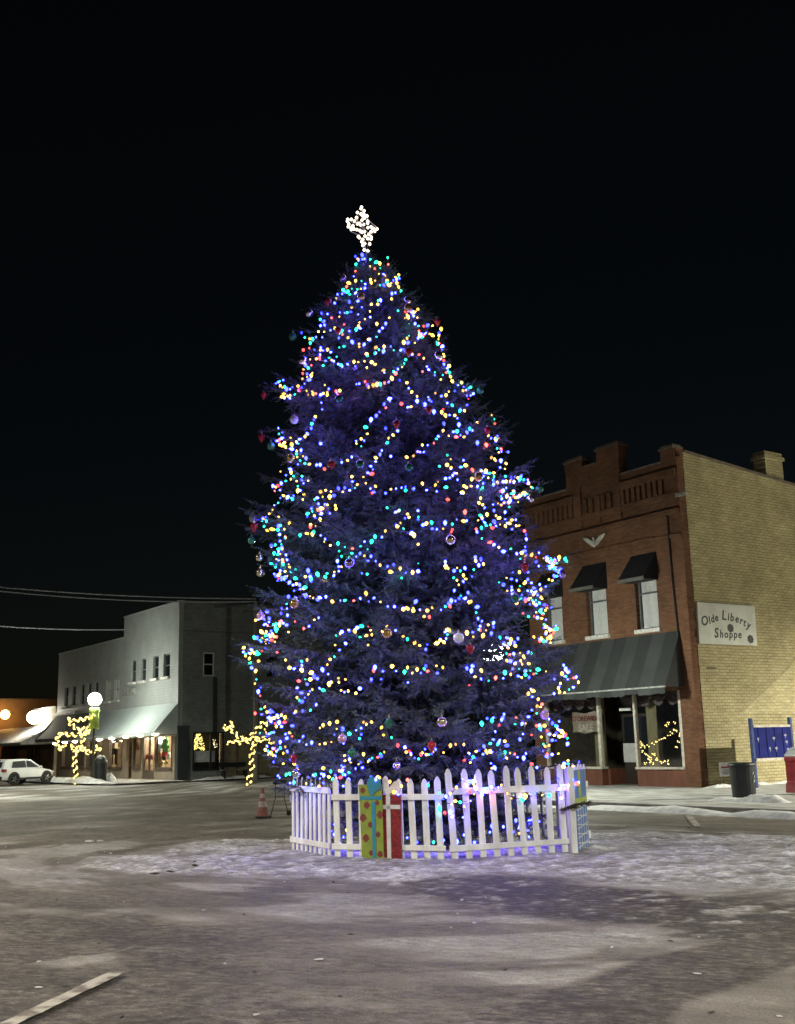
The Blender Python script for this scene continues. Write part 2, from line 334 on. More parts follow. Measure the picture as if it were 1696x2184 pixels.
# pavements with kerbs
M_PAVE = pmat('pavement_snow_film', (.5,.5,.48), (.22,.21,.19), rough=.8, scale=1.3, detail=10, bump=.5, bscale=14, stretch=(1,1.6,1))
M_KERB = pmat('kerb_concrete', (.2,.19,.17), (.1,.095,.085), rough=.9, scale=3, bump=.3)
def pave(name, u0, u1, v0, v1):
    mb = MB(); n = 30; k = 10
    vs = []; fs = []
    for i in range(n+1):
        for j in range(k+1):
            uu = u0+(u1-u0)*i/n; vv = v0+.16+(v1-v0-.16)*j/k; vs.append((uu-u0, -(vv-v0), .012*(vnoise(np.array(uu*1.3), np.array(vv*1.3), 3)-.5)))
    for i in range(n):
        for j in range(k): a = i*(k+1)+j; fs.append((a, a+1, a+k+2, a+k+1))
    mb.add(vs, fs); o = mb.build(name, M_PAVE, None, loc=S(u0, v0), rz=ROT); tag(o, kind='structure')
    o2 = MB().box(0, u1-u0, -.157, 0, -.4, .004).build('kerb', M_KERB, None, bevel=.02, loc=S(u0, v0), rz=ROT); tag(o2, kind='structure')
pave('pavement', -14, 33.5, 20.8, 44)
pave('pavement', 55.2, 92, 20.2, 24.44)

# a few lumps of ice and grit lying about
db = MB(); dk = MB()
def lump(mb, p, r, sq):
    o = len(mb.v); mb.ball((0,0,0), r, 6, 4, sq); th = random.uniform(0, 3.1)
    for i in range(o, len(mb.v)):
        x, y, z = mb.v[i]; f = random.uniform(.55, 1.25); x *= f; y *= f; mb.v[i] = (p[0]+x*math.cos(th)-y*math.sin(th), p[1]+x*math.sin(th)+y*math.cos(th), p[2]+z*f)
for i in range(90):
    y = 6.8+15*random.random()**1.4; x = random.uniform(-.38, .38)*y
    if math.hypot(x-.5, y-18) > 2.5: lump(db if random.random() < .5 else dk, (x, y, float(road_z(np.array(x), np.array(y)))+.008), random.uniform(.008, .016)*(.6+y/18), (random.uniform(.8,3.), random.uniform(.6,1.2), .4))
for px, r in (((182,1766),.07),((192,1796),.08),((215,1795),.05)): p = ground(*px); lump(db, (p[0], p[1], p[2]+.01), r, (1.6,1.2,.4))
for px in ((332,1866),(362,1862),(415,1848)): p = ground(*px); lump(dk, (p[0], p[1], p[2]+.02), .045, (1.9,.8,.3))
tag(db.build('ice_crumbs', pmat('ice_crumb', (.5,.49,.47), (.35,.34,.32), rough=.6)), kind='stuff'); tag(dk.build('grit', pmat('dark_grit', (.06,.05,.04), (.03,.025,.02))), kind='stuff')
# painted parking lines
M_PAINT = pmat('worn_white_paint', (.34,.31,.26), (.12,.10,.08), rough=.85, scale=6, lo=.40, hi=.56)
def paint(p0, p1, w, name='road_marking', dz=.03):
    a = ground(*p0); b_ = ground(*p1); d = (b_-a)[:2]; d /= np.linalg.norm(d); n_ = np.array([-d[1], d[0]])*w/2
    mb = MB(); k = 14; vs = []
    for i in range(k+1):
        q = a[:2] + (b_-a)[:2]*i/k; jw = 1+.25*(random.random()-.5)
        for sgn in (-1, 1):
            r = q + n_*sgn*jw; vs.append((r[0], r[1], float(road_z(np.array(r[0]), np.array(r[1])))+dz))
    mb.add(vs, [(2*i, 2*i+2, 2*i+3, 2*i+1) for i in range(k)]); tag(mb.build(name, M_PAINT), kind='structure')
paint((250, 2082), (-60, 2232), .12)
paint((1466, 1726), (1488, 1757), .14, dz=.02)

# snow banks along the kerbs and against things
M_SNOW = pmat('clean_snow', (.8,.8,.8), (.55,.55,.54), rough=.6, scale=5, bump=.6, bscale=18)
def bank(name, pts, w, h, seed, label=None):
    """a low ridge of shovelled snow following a line of ground points"""
    mb = MB(); pts = [Vector(p) for p in pts]; n = 40; m_ = 7; vs = []; fs = []
    seg = [0]
    for a, b_ in zip(pts, pts[1:]): seg.append(seg[-1]+(b_-a).length)
    for i in range(n+1):
        s = seg[-1]*i/n; j = max(k for k in range(len(seg)) if seg[k] <= s+1e-9); j = min(j, len(pts)-2)
        t = (s-seg[j])/(seg[j+1]-seg[j]); p = pts[j].lerp(pts[j+1], t); d = (pts[j+1]-pts[j]).normalized(); nn = Vector((-d.y, d.x, 0))
        hh = h*(.35+1.1*float(vnoise(np.array(s*2.1), np.array(seed*3.3), seed)))*min(1, 6*i/n, 6*(n-i)/n)
        for k in range(m_+1):
            q = k/m_*2-1; ww = w*(.7+.6*float(vnoise(np.array(s*1.3), np.array(seed*7.1), seed+2)))
            vs.append(p + nn*q*ww*.5 + Vector((0, 0, hh*(1-q*q)*(.8+.4*random.random())-.015)))
    for i in range(n):
        for k in range(m_): a = i*(m_+1)+k; fs.append((a, a+1, a+m_+2, a+m_+1))
    mb.add(vs, fs); o = mb.build(name, M_SNOW, smooth=True); tag(o, kind='stuff'); return o
def SL(*uv, z=0.): return [S(u, v, z) for u, v in uv]
bank('snow_bank', SL((-8,20.35),(8,20.3),(14,20.25),(24,20.35), z=-.11), .75, .11, 3)
bank('snow_bank', SL((24,20.35),(33,20.4), z=-.11), .6, .10, 5)
bank('snow_bank', SL((19.6,23.1),(18.6,23.0),(17.2,23.1)), .6, .16, 8)
bank('snow_bank', SL((24.2,28.0),(24.1,29.6),(24.15,33)), .5, .1, 9)
bank('snow_bank', SL((56.5,20.6),(60,20.3),(66,20.2),(74,20.1)), 1.1, .3, 12)
bank('snow_bank', SL((58.5,21.4),(59.6,21.5)), .8, .38, 14)
bank('snow_bank', SL((55.9,24.9),(56.0,27),(56.1,30)), .7, .14, 15)
# ------------------------------------------------------------------ right: two-storey red brick shop with a buff brick side wall
RU, RV, LU, LV = 24.52, 28.47, 56.86, 24.44
def onF(px, v0, u0, b=0.):
    p = plane(px[0], px[1], VV, v0-b); return p@UU-u0, p[2]
M_RED = brick('red_brick', (.21,.095,.048), (.15,.066,.034), (.12,.08,.055), 'x', grime=.45)
M_REDY = brick('red_brick_return', (.19,.086,.044), (.135,.06,.032), (.12,.08,.055), 'y', grime=.45)
M_BUFF = brick('buff_brick', (.47,.41,.23), (.40,.345,.185), (.25,.21,.115), 'y', bw=.26, bh=.1, grime=.34, ms=.012)
M_CAP = pmat('weathered_stone_cap', (.17,.14,.11), (.09,.075,.06), rough=.9, scale=6, bump=.4)
M_TRIM = pmat('cream_paint', (.55,.50,.42), (.36,.32,.27), rough=.6, scale=8)
M_WOODR = pmat('red_brown_board', (.16,.055,.03), (.10,.036,.022), rough=.6, scale=3, stretch=(1,1,.3))
M_BLACKF = pmat('black_canvas', (.012,.012,.016), (.006,.006,.009), rough=.85, scale=5)
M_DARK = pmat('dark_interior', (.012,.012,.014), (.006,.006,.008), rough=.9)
M_SILL = pmat('snowy_stone_sill', (.62,.61,.58), (.4,.38,.35), rough=.8, scale=9, bump=.4)
M_GLASS = glass('shop_glass', (.02,.025,.03), .07); M_GLASSD = glass('dark_glass', (.01,.012,.016), .75)
M_LACE = pmat('lace_curtain', (.86,.86,.84), (.68,.68,.66), rough=.9, scale=14, stretch=(3,3,.4))
M_PIPE = pmat('dark_metal_pipe', (.03,.022,.02), (.015,.012,.01), rough=.5)
Rb = thing('brick_shop_building', 'two-storey red brick shop with notched parapet, striped awning and buff brick side wall', 'building', S(RU, RV), ROT)
W = 7.9; D = 15.
upw = [(1.28, 2.29), (3.69, 4.72), (6.02, 7.0)]
mb = MB().wall(.03, W, 0, 10.86, [(a, b_, 5.26, 7.75) for a, b_ in upw] + [(.62, 7.3, .0, 3.12)], -.35, 0)
mb.build('wall', M_RED, Rb)
# parapet: shoulders and merlons
MB().box(2.6, 5.35, -.36, .06, 10.86, 11.52).build('parapet', M_RED, Rb)
for a0, a1, z0, z1 in ((.03, .62, 10.86, 11.26), (2.56, 3.68, 11.52, 11.98), (4.45, 5.38, 11.52, 11.86), (7.3, 7.9, 10.86, 11.28)): MB().box(a0, a1, -.37, .07, z0, z1).build('merlon', M_RED, Rb)
for a0, a1, b1, z0, z1 in ((2.62, 2.9, .085, 9.26, 10.86), (4.62, 5.0, .085, 9.26, 10.86), (3.65, 3.9, .07, 9.3, 10.3)): MB().box(a0, a1, .003, b1, z0, z1).build('pilaster', M_RED, Rb)
for a0, a1, z in ((0, .66, 11.26), (2.5, 3.74, 11.98), (4.4, 5.43, 11.86), (7.26, 7.94, 11.28)):
    MB().box(a0, a1, -.4, .11, z, z+.07).box(a0+.06, a1-.06, -.36, .06, z+.07, z+.15).build('coping', M_CAP, Rb)
for a0, a1, b1, z in ((.66, 2.56, .05, 10.861), (5.4, 7.26, .05, 10.861), (3.74, 4.4, .09, 11.521)): MB().box(a0, a1, -.38, b1, z, z+.06).build('coping', M_CAP, Rb)
# corbel table: vertical brick teeth, ledges
ct = MB()
for lo, hi, n in ((.58, 2.62, 8), (5.05, 7.75, 10), (3.0, 3.62, 2), (3.95, 4.55, 2)):
    for i in range(n):
        a = lo+(hi-lo)*(i+.5)/n; w = (hi-lo)/n*.30
        ct.box(a-w, a+w, .002, .10, 9.76, 10.28)
ct.box(.03, 2.58, .002, .115, 10.28, 10.56); ct.box(5.02, 7.9, .002, .115, 10.28, 10.56); ct.box(.03, 7.9, .002, .06, 9.5, 9.74)
ct.build('corbel_table', M_RED, Rb)
lg = MB(); lg.box(.03, 7.9, .002, .13, 9.06, 9.16); lg.box(.03, 7.9, .002, .08, 8.98, 9.06)
for a0, a1, z in ((.03, 1.2, 8.2), (1.2, 5.6, 8.25), (5.6, 7.9, 8.2)): lg.box(a0, a1, .002, .07, z, z+.11)
lg.box(.42, .5, .0, .001, 8, 8.01)
lg.build('brick_ledge', M_RED, Rb)
# toothed red quoins returning on the side wall
q = MB(); z = 0.
i = 0
while z < 10.9:
    h = .3; d = .33 if i % 2 else .2
    q.box(-.012, .028, -d-.02*random.random(), -.0, z, z+h); z += h+.001; i += 1
q.box(-.012, .028, -.36, 0, 10.95, 11.26); q.build('corner_quoin', M_REDY, Rb)
# side wall, sloping coping, roof, back
sw = MB(); sw.prism([(-.352, 0), (-D, 0), (-D, 9.9), (-.352, 11.15)], 0., .35, 'x'); sw.build('side_wall', M_BUFF, Rb)
sc_ = MB(); sc_.prism([(-.40, 11.152), (-D, 9.902), (-D, 9.98), (-.40, 11.23)], -.05, .4, 'x'); sc_.build('side_coping', M_CAP, Rb)
rf = MB(); rf.box(.35, W, -D, -.37, 9.3, 9.5); rf.box(W-.3, W, -D, -.36, 0, 9.29); rf.box(.36, W-.31, -D, -D+.3, 0, 9.29); rf.build('roof', pmat('roof_felt', (.05,.05,.05), rough=.9), Rb)
ch = MB(); ch.box(.1, .62, -5.95, -4.95, 10.5, 11.55); ch.box(.04, .68, -6.03, -4.87, 11.55, 11.68); ch.box(.1, .62, -5.95, -4.95, 11.68, 11.83); ch.build('chimney', M_BUFF, Rb)
MB().prism([(-2.3, 2.35), (-9, 2.35), (-9, 7.0), (-5.0, 3.86)], -.0035, .02, 'x').build('plaster_patch', brick('pale_buff_brick', (.53,.465,.27), (.45,.395,.22), (.31,.265,.15), 'y', bw=.26, bh=.1, grime=.2, ms=.011), Rb)
MB().prism([(-2.22, 2.36), (-2.3, 2.36), (-5.05, 3.88), (-9, 7.05), (-9, 7.18), (-5.0, 3.95)], -.0045, .02, 'x').build('roof_scar', pmat('tar_scar', (.36,.31,.18), (.26,.22,.125), rough=.95, scale=4), Rb)
MB().box(-.005, .02, -1.15, -.7, 3.78, 3.85).build('wall_mark', pmat('rust_mark', (.15,.11,.05)), Rb)
fb = MB(); fb.tube([(.1,.05,9.55),(-.25,.25,9.58),(-.35,-.1,9.58)], .03); fb.box(-.42,-.1,.12,.3,9.5,9.6); fb.build('bracket', pmat('grey_metal', (.4,.4,.38), rough=.4, metal=.6), Rb)
# windows upstairs
def window(parent, a0, a1, z0, z1, b0, pane_m, frame_m, sill=True, curtain=False, mull=True, name='window'):
    f = MB(); t = .055
    f.box(a0, a0+t, b0-.05, b0+.02, z0, z1); f.box(a1-t, a1, b0-.05, b0+.02, z0, z1)
    f.box(a0+t, a1-t, b0-.05, b0+.02, z1-t, z1); f.box(a0+t, a1-t, b0-.05, b0+.02, z0, z0+t)
    if mull: zm = (z0+z1)/2; f.box(a0+t, a1-t, b0-.04, b0+.015, zm-.03, zm+.03)
    w = f.build(name, frame_m, parent)
    MB().box(a0+t, a1-t, b0-.03, b0-.02, z0+t, z1-t).build('pane', pane_m, w)
    if sill: MB().box(a0-.08, a1+.08, b0+.03, b0+.3, z0-.14, z0).build('sill', M_SILL, w, bevel=.02)
    if curtain:
        c = MB(); n = 24; vs = []
        for i in range(n+1):
            a = a0+t+(a1-a0-2*t)*i/n; vs += [(a, b0-.10+.02*math.sin(i*1.9), z0+t), (a, b0-.10+.02*math.sin(i*1.9+.5), z1-t)]
        c.add(vs, [(2*i, 2*i+2, 2*i+3, 2*i+1) for i in range(n)]); c.build('curtain', M_LACE, w)
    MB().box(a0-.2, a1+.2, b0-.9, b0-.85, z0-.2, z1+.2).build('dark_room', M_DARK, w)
    return w
M_WFR = pmat('grey_window_frame', (.14,.14,.14), (.08,.08,.08), rough=.5)
for a0, a1 in upw: window(Rb, a0, a1, 5.26, 7.75, -.2, M_GLASS, M_WFR, True, True)
for a0, a1 in upw:            # small black canvas hoods
    h = MB(); B = .72; e0, e1 = a0-.1, a1+.06
    h.prism([(.003, 7.86), (.003, 6.88), (B, 6.88), (B, 6.98)], e0, e1, 'x'); h.build('window_hood', M_BLACKF, Rb)
    MB().box(e0-.02, e1+.02, B+.001, B+.05, 6.84, 6.96).build('hood_rail', pmat('dull_metal_rail', (.12,.12,.11), rough=.6), Rb)
# eagle plaque
eg = MB()
for sg in (-1, 1):
    w_ = [(0, 0), (.12*sg, .10), (.30*sg, .22), (.55*sg, .27), (.50*sg, .17), (.40*sg, .09), (.28*sg, .0), (.12*sg, -.12)]
    eg.prism([(4.05+x, 8.62+z) for x, z in w_], .03, .09, 'y')
eg.ball((4.05, .08, 8.6), .09, sq=(.8, .8, 1.7)); eg.ball((4.05, .1, 8.78), .05); eg.build('eagle_plaque', pmat('pale_cast_metal', (.6,.58,.52), (.4,.38,.34), rough=.5), Rb, bevel=.012)
# pipe on the front
MB().tube([(.53,.06,9.2),(.52,.06,6.9),(.46,.06,5.2),(.42,.08,4.5),(.40,.1,4.2)], .028).build('downpipe', M_PIPE, Rb)
# striped shop awning
B = .92; a0, a1 = .40, 7.6; zt, zb = 5.06, 3.22; n = 12
for k, (nm, mm) in enumerate((('awning', pmat('dark_green_canvas', (.029,.031,.031), (.022,.024,.024), rough=.8, scale=2)), ('awning_stripe', pmat('grey_green_canvas', (.045,.048,.048), (.036,.039,.039), rough=.8, scale=2)))):
    mb = MB()
    for i in range(n):
        if i % 2 != k: continue
        x0 = a0+(a1-a0)*i/n; x1 = a0+(a1-a0)*(i+1)/n; J = 6; vs = []
        for j in range(J+1):
            t = j/J; sag = .03*math.sin(math.pi*t)
            vs += [(x0, .01+B*t, zt+(zb-zt)*t-sag), (x1, .01+B*t, zt+(zb-zt)*t-sag)]
        mb.add(vs, [(2*j, 2*j+1, 2*j+3, 2*j+2) for j in range(J)])
        z2 = zb-.2-.03*math.sin(i*2.3)                       # scalloped valance
        vs = []
        for j in range(9): x = x0+(x1-x0)*j/8; vs += [(x, .012+B, zb-.002), (x, .012+B, z2-.035*abs(math.sin(math.pi*j/4)))]
        mb.add(vs, [(2*j, 2*j+2, 2*j+3, 2*j+1) for j in range(8)])
    if k == 0:
        for x in (a0, a1): mb.add([(x, .01, zt), (x, .01, zb), (x, .01+B, zb)], [(0, 1, 2)])
        aw = mb.build(nm, mm, Rb)
    else: mb.build(nm, mm, aw)
MB().tube([(a0-.03, B+.03, zb), (a1+.03, B+.03, zb)], .03).build('awning_rail', pmat('snowy_rail', (.4,.41,.38), (.2,.2,.19), rough=.7, scale=7), aw)
# shop front
sf = MB(); sf.box(.62, 2.76, -.3, -.02, 0, .56); sf.box(4.46, 7.3, -.3, -.02, 0, .56); sf.box(2.762, 2.9, -1.1, -.31, 0, .56); sf.box(4.32, 4.458, -1.1, -.31, 0, .56)
sf.build('stall_riser', M_WOODR, Rb)
for x0, x1 in ((.62, 2.78), (4.42, 7.3)):
    shopwin = MB().box(x0, x0+.12, -.14, 0, .64, 3.12).box(x1-.1, x1, -.14, 0, .64, 3.12).box(x0-.02, x1+.02, -.3, .05, .56, .64).build('shop_window', M_TRIM, Rb, bevel=.012)
    MB().box(x0+.12, x1-.1, -.09, -.08, .64, 3.1).build('pane', M_GLASS, shopwin)
dr = MB()
dr.box(2.9, 2.98, -1.1, -1.02, 0, 2.45); dr.box(4.24, 4.32, -1.1, -1.02, 0, 2.45); dr.box(2.98, 4.24, -1.1, -1.02, 2.35, 2.45); dr.box(2.98, 4.24, -1.1, -1.02, 0, .75); dr.box(3.56, 3.66, -1.1, -1.02, .75, 2.35)
door = dr.build('door', pmat('dark_door', (.03,.02,.016), rough=.5), Rb)
[MB().box(x0, x0+.58, -1.07, -1.06, .75, 2.35).build('pane', M_GLASSD, door) for x0 in (2.98, 3.66)]
MB().tube([(3.6,-.99,.95),(3.6,-.95,1.0),(3.6,-.95,1.2),(3.6,-.99,1.25)], .015).build('handle', pmat('brass', (.5,.4,.15), rough=.3, metal=1.), door)
rm = MB(); rm.box(.36, 7.5, -4.05, -4.0, 0, 3.3); rm.box(.36, 7.5, -4.0, -.36, 3.2, 3.3); rm.box(.36, 7.5, -4.0, -.36, -.02, .02); rm.box(.36, .4, -4, -.36, .02, 3.2); rm.box(7.5, 7.54, -4, -.36, .02, 3.2)
rm.build('shop_interior', pmat('shop_interior_dark', (.10,.085,.06), (.06,.05,.035), rough=.9), Rb)
for x0, x1 in ((2.15, 2.62), (4.62, 5.2)): MB().box(x0, x1, -.5, -.48, .64, 3.05).build('window_curtain', pmat('olive_curtain', (.20,.18,.10), (.13,.115,.06), rough=.9, stretch=(6,6,.4)), Rb)
# swagged valance curtains inside the windows
M_SWAG = pmat('purple_brown_swag', (.16,.12,.12), (.08,.06,.06), rough=.9, scale=12)
for x0, x1, nsw in ((.76, 2.66, 3), (4.6, 7.1, 4), (2.95, 4.3, 2)):
    mb = MB(); b_ = -.16 if x0 < 2.9 or x0 > 4 else -1.0
    for i in range(nsw):
        xa = x0+(x1-x0)*i/nsw; xb = x0+(x1-x0)*(i+1)/nsw; vs = []
        for j in range(13):
            x = xa+(xb-xa)*j/12; dip = .18+.24*math.sin(math.pi*j/12)
            for kk in range(5): q_ = kk/4; vs.append((x, b_-.03*math.sin(q_*9+j*.3), 3.08-dip*q_))
        mb.add(vs, [(j*5+kk, j*5+kk+1, (j+1)*5+kk+1, (j+1)*5+kk) for j in range(12) for kk in range(4)])
    mb.build('swag_curtain', M_SWAG, Rb)
def onR(a, b, z): return S(RU+a, RV-b, z)

# things in and on the shop
def small(name, label, cat, mb, mat, loc, rz=ROT, group=None, bevel=0., smooth=False):
    o = mb.build(name, mat, None, bevel=bevel, smooth=smooth, loc=loc, rz=rz); return tag(o, label, cat, group)
bn = thing('banner', 'cloth banner with blocky red and pale lettering hung inside the shop window', 'banner', onR(5.3, -.2, 2.2), ROT)
mb = MB(); vs = []
for i in range(17):
    x = -.72+1.44*i/16
    for j in range(7): zz = -.36+.72*j/6; vs.append((x*(1-.05*(zz < -.05)), .02*math.sin(i*.9+j*.4), zz+.03*math.sin(i*.55)))
mb.add(vs, [(i*7+j, i*7+j+1, (i+1)*7+j+1, (i+1)*7+j) for i in range(16) for j in range(6)]); mb.build('cloth', pmat('dusty_cloth', (.34,.28,.22), (.24,.2,.16), rough=.95), bn)
for tx, sz, zz, nm in (('STOREWIDE', .25, .06, (.22,.05,.045)), ('SALE', .36, -.31, (.7,.63,.54))):
    t = text_mb(tx, sz); t.v = [(-x, y_*0+.035-z_*1, y_) for x, y_, z_ in t.v]
    t.build('lettering', pmat('letter_'+tx.lower(), nm, tuple(c*.7 for c in nm)), bn, loc=(0, 0, zz))
small('paper_notice', 'blank pale notice taped low on the dark shop door', 'notice', MB().box(-.31, .31, -.006, .006, -.33, .33), pmat('grey_paper', (.42,.41,.4), (.33,.32,.31)), onR(3.95, -.95, 1.1), bevel=.004)
small('open_sign', 'small pale hanging sign high in the shop doorway', 'sign', MB().box(-.28, .28, -.01, .01, -.05, .05), M_LACE, onR(4.0, -.9, 2.62))
# mannequin in a white top
mn = thing('mannequin', 'mannequin in a pale jumper standing in the dark shop doorway', 'mannequin', onR(3.35, -1.45, 0), ROT)
MB().lathe([(.05,.95),(.16,1.0),(.17,1.1),(.15,1.25),(.19,1.42),(.2,1.52),(.12,1.6),(.05,1.63)], 14, sy=.62).tube([(.19,0,1.52),(.27,.02,1.3),(.26,.06,1.05)], [.065,.055,.045], 8).tube([(-.19,0,1.52),(-.27,.02,1.3),(-.26,.06,1.05)], [.065,.055,.045], 8).build('jumper', pmat('pale_knit', (.5,.48,.46), (.36,.34,.33), rough=.95, scale=20), mn, smooth=True)
MB().lathe([(.045,1.6),(.045,1.67),(.075,1.7),(.09,1.78),(.085,1.86),(.05,1.91),(.005,1.92)], 12, sy=1.1).build('head', pmat('beige_plastic', (.2,.16,.13)), mn, smooth=True)
MB().lathe([(.16,1.0),(.18,.85),(.2,.5),(.19,.45)], 14, sy=.7).build('skirt', pmat('grey_cloth', (.06,.06,.065)), mn)
MB().lathe([(.2,.0),(.2,.02),(.02,.03),(.02,.5)], 12).build('stand', M_PIPE, mn)
# sign board on the buff wall
sg = thing('shop_sign', 'white board reading Olde Liberty Shoppe on the buff brick wall', 'sign', S(RU, RV+.34, 0), ROT)
bd = MB().prism([(0, 4.6), (-2.96, 4.61), (-3.0, 5.99), (-.04, 5.98)], -.09, -.012, 'x'); bd.build('board', pmat('off_white_board', (.66,.67,.60), (.55,.56,.5), rough=.7, scale=2), sg, bevel=.008)
ink = pmat('faded_black_ink', (.10,.105,.09), (.05,.05,.045), scale=30, rough=.8)
ls = MB()
def put(ch, y, z, rot, size, sh=.15):
    t = text_mb(ch, size, shear=sh); cr_, sr_ = math.cos(rot), math.sin(rot)
    for k_ in range(len(t.v)):
        x, yy, zz = t.v[k_]; X = x*cr_-yy*sr_; Y = x*sr_+yy*cr_; t.v[k_] = (-.094-zz, -(y+X), z+Y)
    ls.add(t.v, t.f)
for i, (ch_, y) in enumerate(zip('Olde', (.36, .60, .76, .96))): put(ch_, y, 5.22+.055*i, .26, .44 if i == 0 else .36)
for i, (ch_, y) in enumerate(zip('Liberty', (1.32, 1.54, 1.72, 1.97, 2.18, 2.34, 2.54))): put(ch_, y, 5.44-.012*i*i*.55, -.04-.05*i, .46 if i == 0 else .38)
for i, (ch_, y) in enumerate(zip('Shoppe', (.86, 1.12, 1.36, 1.6, 1.84, 2.06))): put(ch_, y, 4.83+.004*i, -.02, .46 if i == 0 else .37)
for y, z in ((1.62, 5.17), (2.62, 4.83)):
    for i in range(7):
        q_ = i*2*math.pi/7; ls.prism([(-(y+.10*math.cos(q_)+.075*math.cos(p_)), z+.09*math.sin(q_)+.06*math.sin(p_)) for p_ in np.linspace(0, 5.4, 7)], -.0935-.001*i, -.0905, 'x')
    ls.ball((-.092, -y, z), .1, sq=(.05, 1, 1))
ls.build('lettering', ink, sg)

# ------------------------------------------------------------------ by the buff wall: display frame, bin, yard sign, red box
def onW(d, b, z=0.): return S(RU-d, RV+b, z)      # d metres out from the buff wall, b along it
g = [plane(x, y, UU, RU-1.6) for x, y in ((1606, 1600), (1690, 1600))]
bl = g[0]@VV; br = g[1]@VV
M_BLUE = pmat('blue_paint', (.012,.018,.15), (.009,.012,.09), rough=.75, spec=.12, scale=4); M_BLUEP = pmat('grey_blue_post', (.06,.085,.2), (.035,.05,.12), rough=.7, spec=.15, scale=5)
rk = thing('display_rack', 'blue slatted display panel with pale rails between two tall blue posts', 'display rack', S(RU-1.6, bl, 0), ROT)
wd = br-bl
def zof(px): p = plane(px[0], px[1], UU, RU-1.6); return p[2]
zt1 = zof((1607,1532)); zpT = zof((1640,1551)); zpB = zof((1650,1620))
for k, (y0) in enumerate((0., wd)):
    MB().box(-.05, .05, -y0-.06, -y0+.06, 0, zt1+.02*k).build('post', M_BLUEP, rk, bevel=.015)
pb = MB()
for i in range(9):
    y = .06+(wd-.12)*i/9; pb.prism([(-y-.002, -.02), (-y-(wd-.12)/18, -.035 if i % 2 else -.01), (-y-(wd-.12)/9, -.02), (-y-(wd-.12)/9, .03), (-y-.002, .03)], zpB+.06, zpT, 'z') if False else pb.box(-.03-.018*(i % 2), .03, -y-(wd-.12)/9+.003, -y-.003, zpB+.06, zpT)
pb.build('panel', M_BLUE, rk, bevel=.006)
MB().box(-.06, .04, -wd+.07, -.07, zpT+.002, zpT+.07).build('rail', M_TRIM, rk); MB().box(-.09, .06, -wd+.02, -.03, zpB-.02, zpB+.055).build('rail', M_TRIM, rk)
mk = MB()
for i, (fy, fz) in enumerate(((.12, .62), (.52, .63), (.56, .3), (.82, .72), (.84, .5), (.86, .25), (.4, .3))):
    y = wd*fy; z = zpB+.06+(zpT-zpB-.06)*fz; s_x = .075 if i not in (0, 6) else .05
    mk.prism([(-y-s_x, z), (-y-s_x*.2, z+.055), (-y+s_x, z+.02), (-y+s_x*.6, z-.03), (-y+.01, z-.02), (-y, z-.12), (-y-.03, z-.02)], -.054, -.05, 'x')
mk.build('leaf_marking', pmat('pale_transfer', (.30,.32,.38), (.14,.16,.24), scale=20), rk)
p = ground(1588, 1702); bin_u, bin_v = p@UU, p@VV
bi = thing('litter_bin', 'black round litter bin with faint pale marks standing in kerb snow', 'bin', S(bin_u, bin_v, 0), ROT); bi.scale = (1.05, 1.05, .88)
MB().lathe([(.27,0),(.285,.02),(.30,.45),(.315,.92),(.33,.93),(.33,.97),(.29,.97),(.28,.90)], 22).build('body', pmat('black_plastic', (.014,.017,.019), (.007,.009,.01), rough=.45, scale=3), bi, smooth=False)
MB().lathe([(.335,.94),(.345,.96),(.335,1.0),(.27,1.03),(.20,1.035)], 22).build('rim', pmat('dark_rim', (.02,.022,.024), rough=.5), bi)
mk = MB()
for q_, z, w_ in ((2.05, .5, .05), (2.12, .62, .035), (1.98, .72, .03)):
    mk.prism([(-w_, -.05), (w_*.3, -.02), (w_, .04), (-w_*.2, .03)], -.004, .002, 'y')
    for i in range(-8, 0): x, y_, zz = mk.v[i]; R_ = .322; a_ = q_+x/R_; mk.v[i] = ((R_+y_)*math.cos(a_+1.2), (R_+y_)*math.sin(a_+1.2), z+zz)
mk.build('scuff', pmat('pale_scuff', (.4,.42,.42)), bi)
p = plane(1555, 1640, UU, RU-.5); ys = thing('yard_sign', 'small white yard sign with a red bar and blue lines behind the litter bin', 'sign', S(RU-.5, p@VV, 0), ROT)
zc = p[2]
MB().box(-.008, .008, -.46, .46, zc-.22, zc+.22).build('panel', pmat('white_plastic_sheet', (.75,.75,.74), (.62,.62,.61)), ys, bevel=.006)
MB().box(-.012, -.009, -.42, .38, zc+.03, zc+.085).build('red_bar', pmat('red_print', (.35,.05,.06)), ys)
mk = MB()
for i, (z, y0, y1) in enumerate(((.16, .2, .38), (-.03, -.3, .3), (-.09, -.35, .22), (-.14, -.3, .33))):
    y = y0
    while y < y1: w_ = .02+.05*random.random(); mk.box(-.012, -.009, -(y+w_) , -y, zc+z-.014, zc+z+.014); y += w_+.015
mk.build('lettering', pmat('blue_print', (.12,.16,.28)), ys)
MB().tube([(0,-.3,-.02),(0,-.3,zc-.2)], .008).tube([(0,.3,-.02),(0,.3,zc-.2)], .008).build('wire_stake', M_PIPE, ys)
p = ground(1694, 1695); nb = thing('newspaper_box', 'red dispenser box with sloped snowy hood at the picture edge by the blue rack', 'dispenser', S(p@UU, p@VV+.26, 0), ROT)
MB().prism([(-.30,.05),(.30,.05),(.26,.28),(.21,.34),(.21,.86),(.25,.9),(.25,1.0),(-.10,1.18),(-.25,1.18),(-.25,.34),(-.30,.28)], -.24, .24, 'x').build('body', pmat('red_enamel', (.30,.02,.025), (.18,.012,.016), rough=.35, scale=5), nb, bevel=.02)
MB().box(-.248, -.241, -.17, .17, .45, .8).build('window', M_GLASSD, nb)
MB().prism([(.26,1.005),(.26,1.06),(-.06,1.24),(-.24,1.26),(-.24,1.19),(-.10,1.19)], -.22, .22, 'x').build('snow_cap', M_SNOW, nb, bevel=.03)
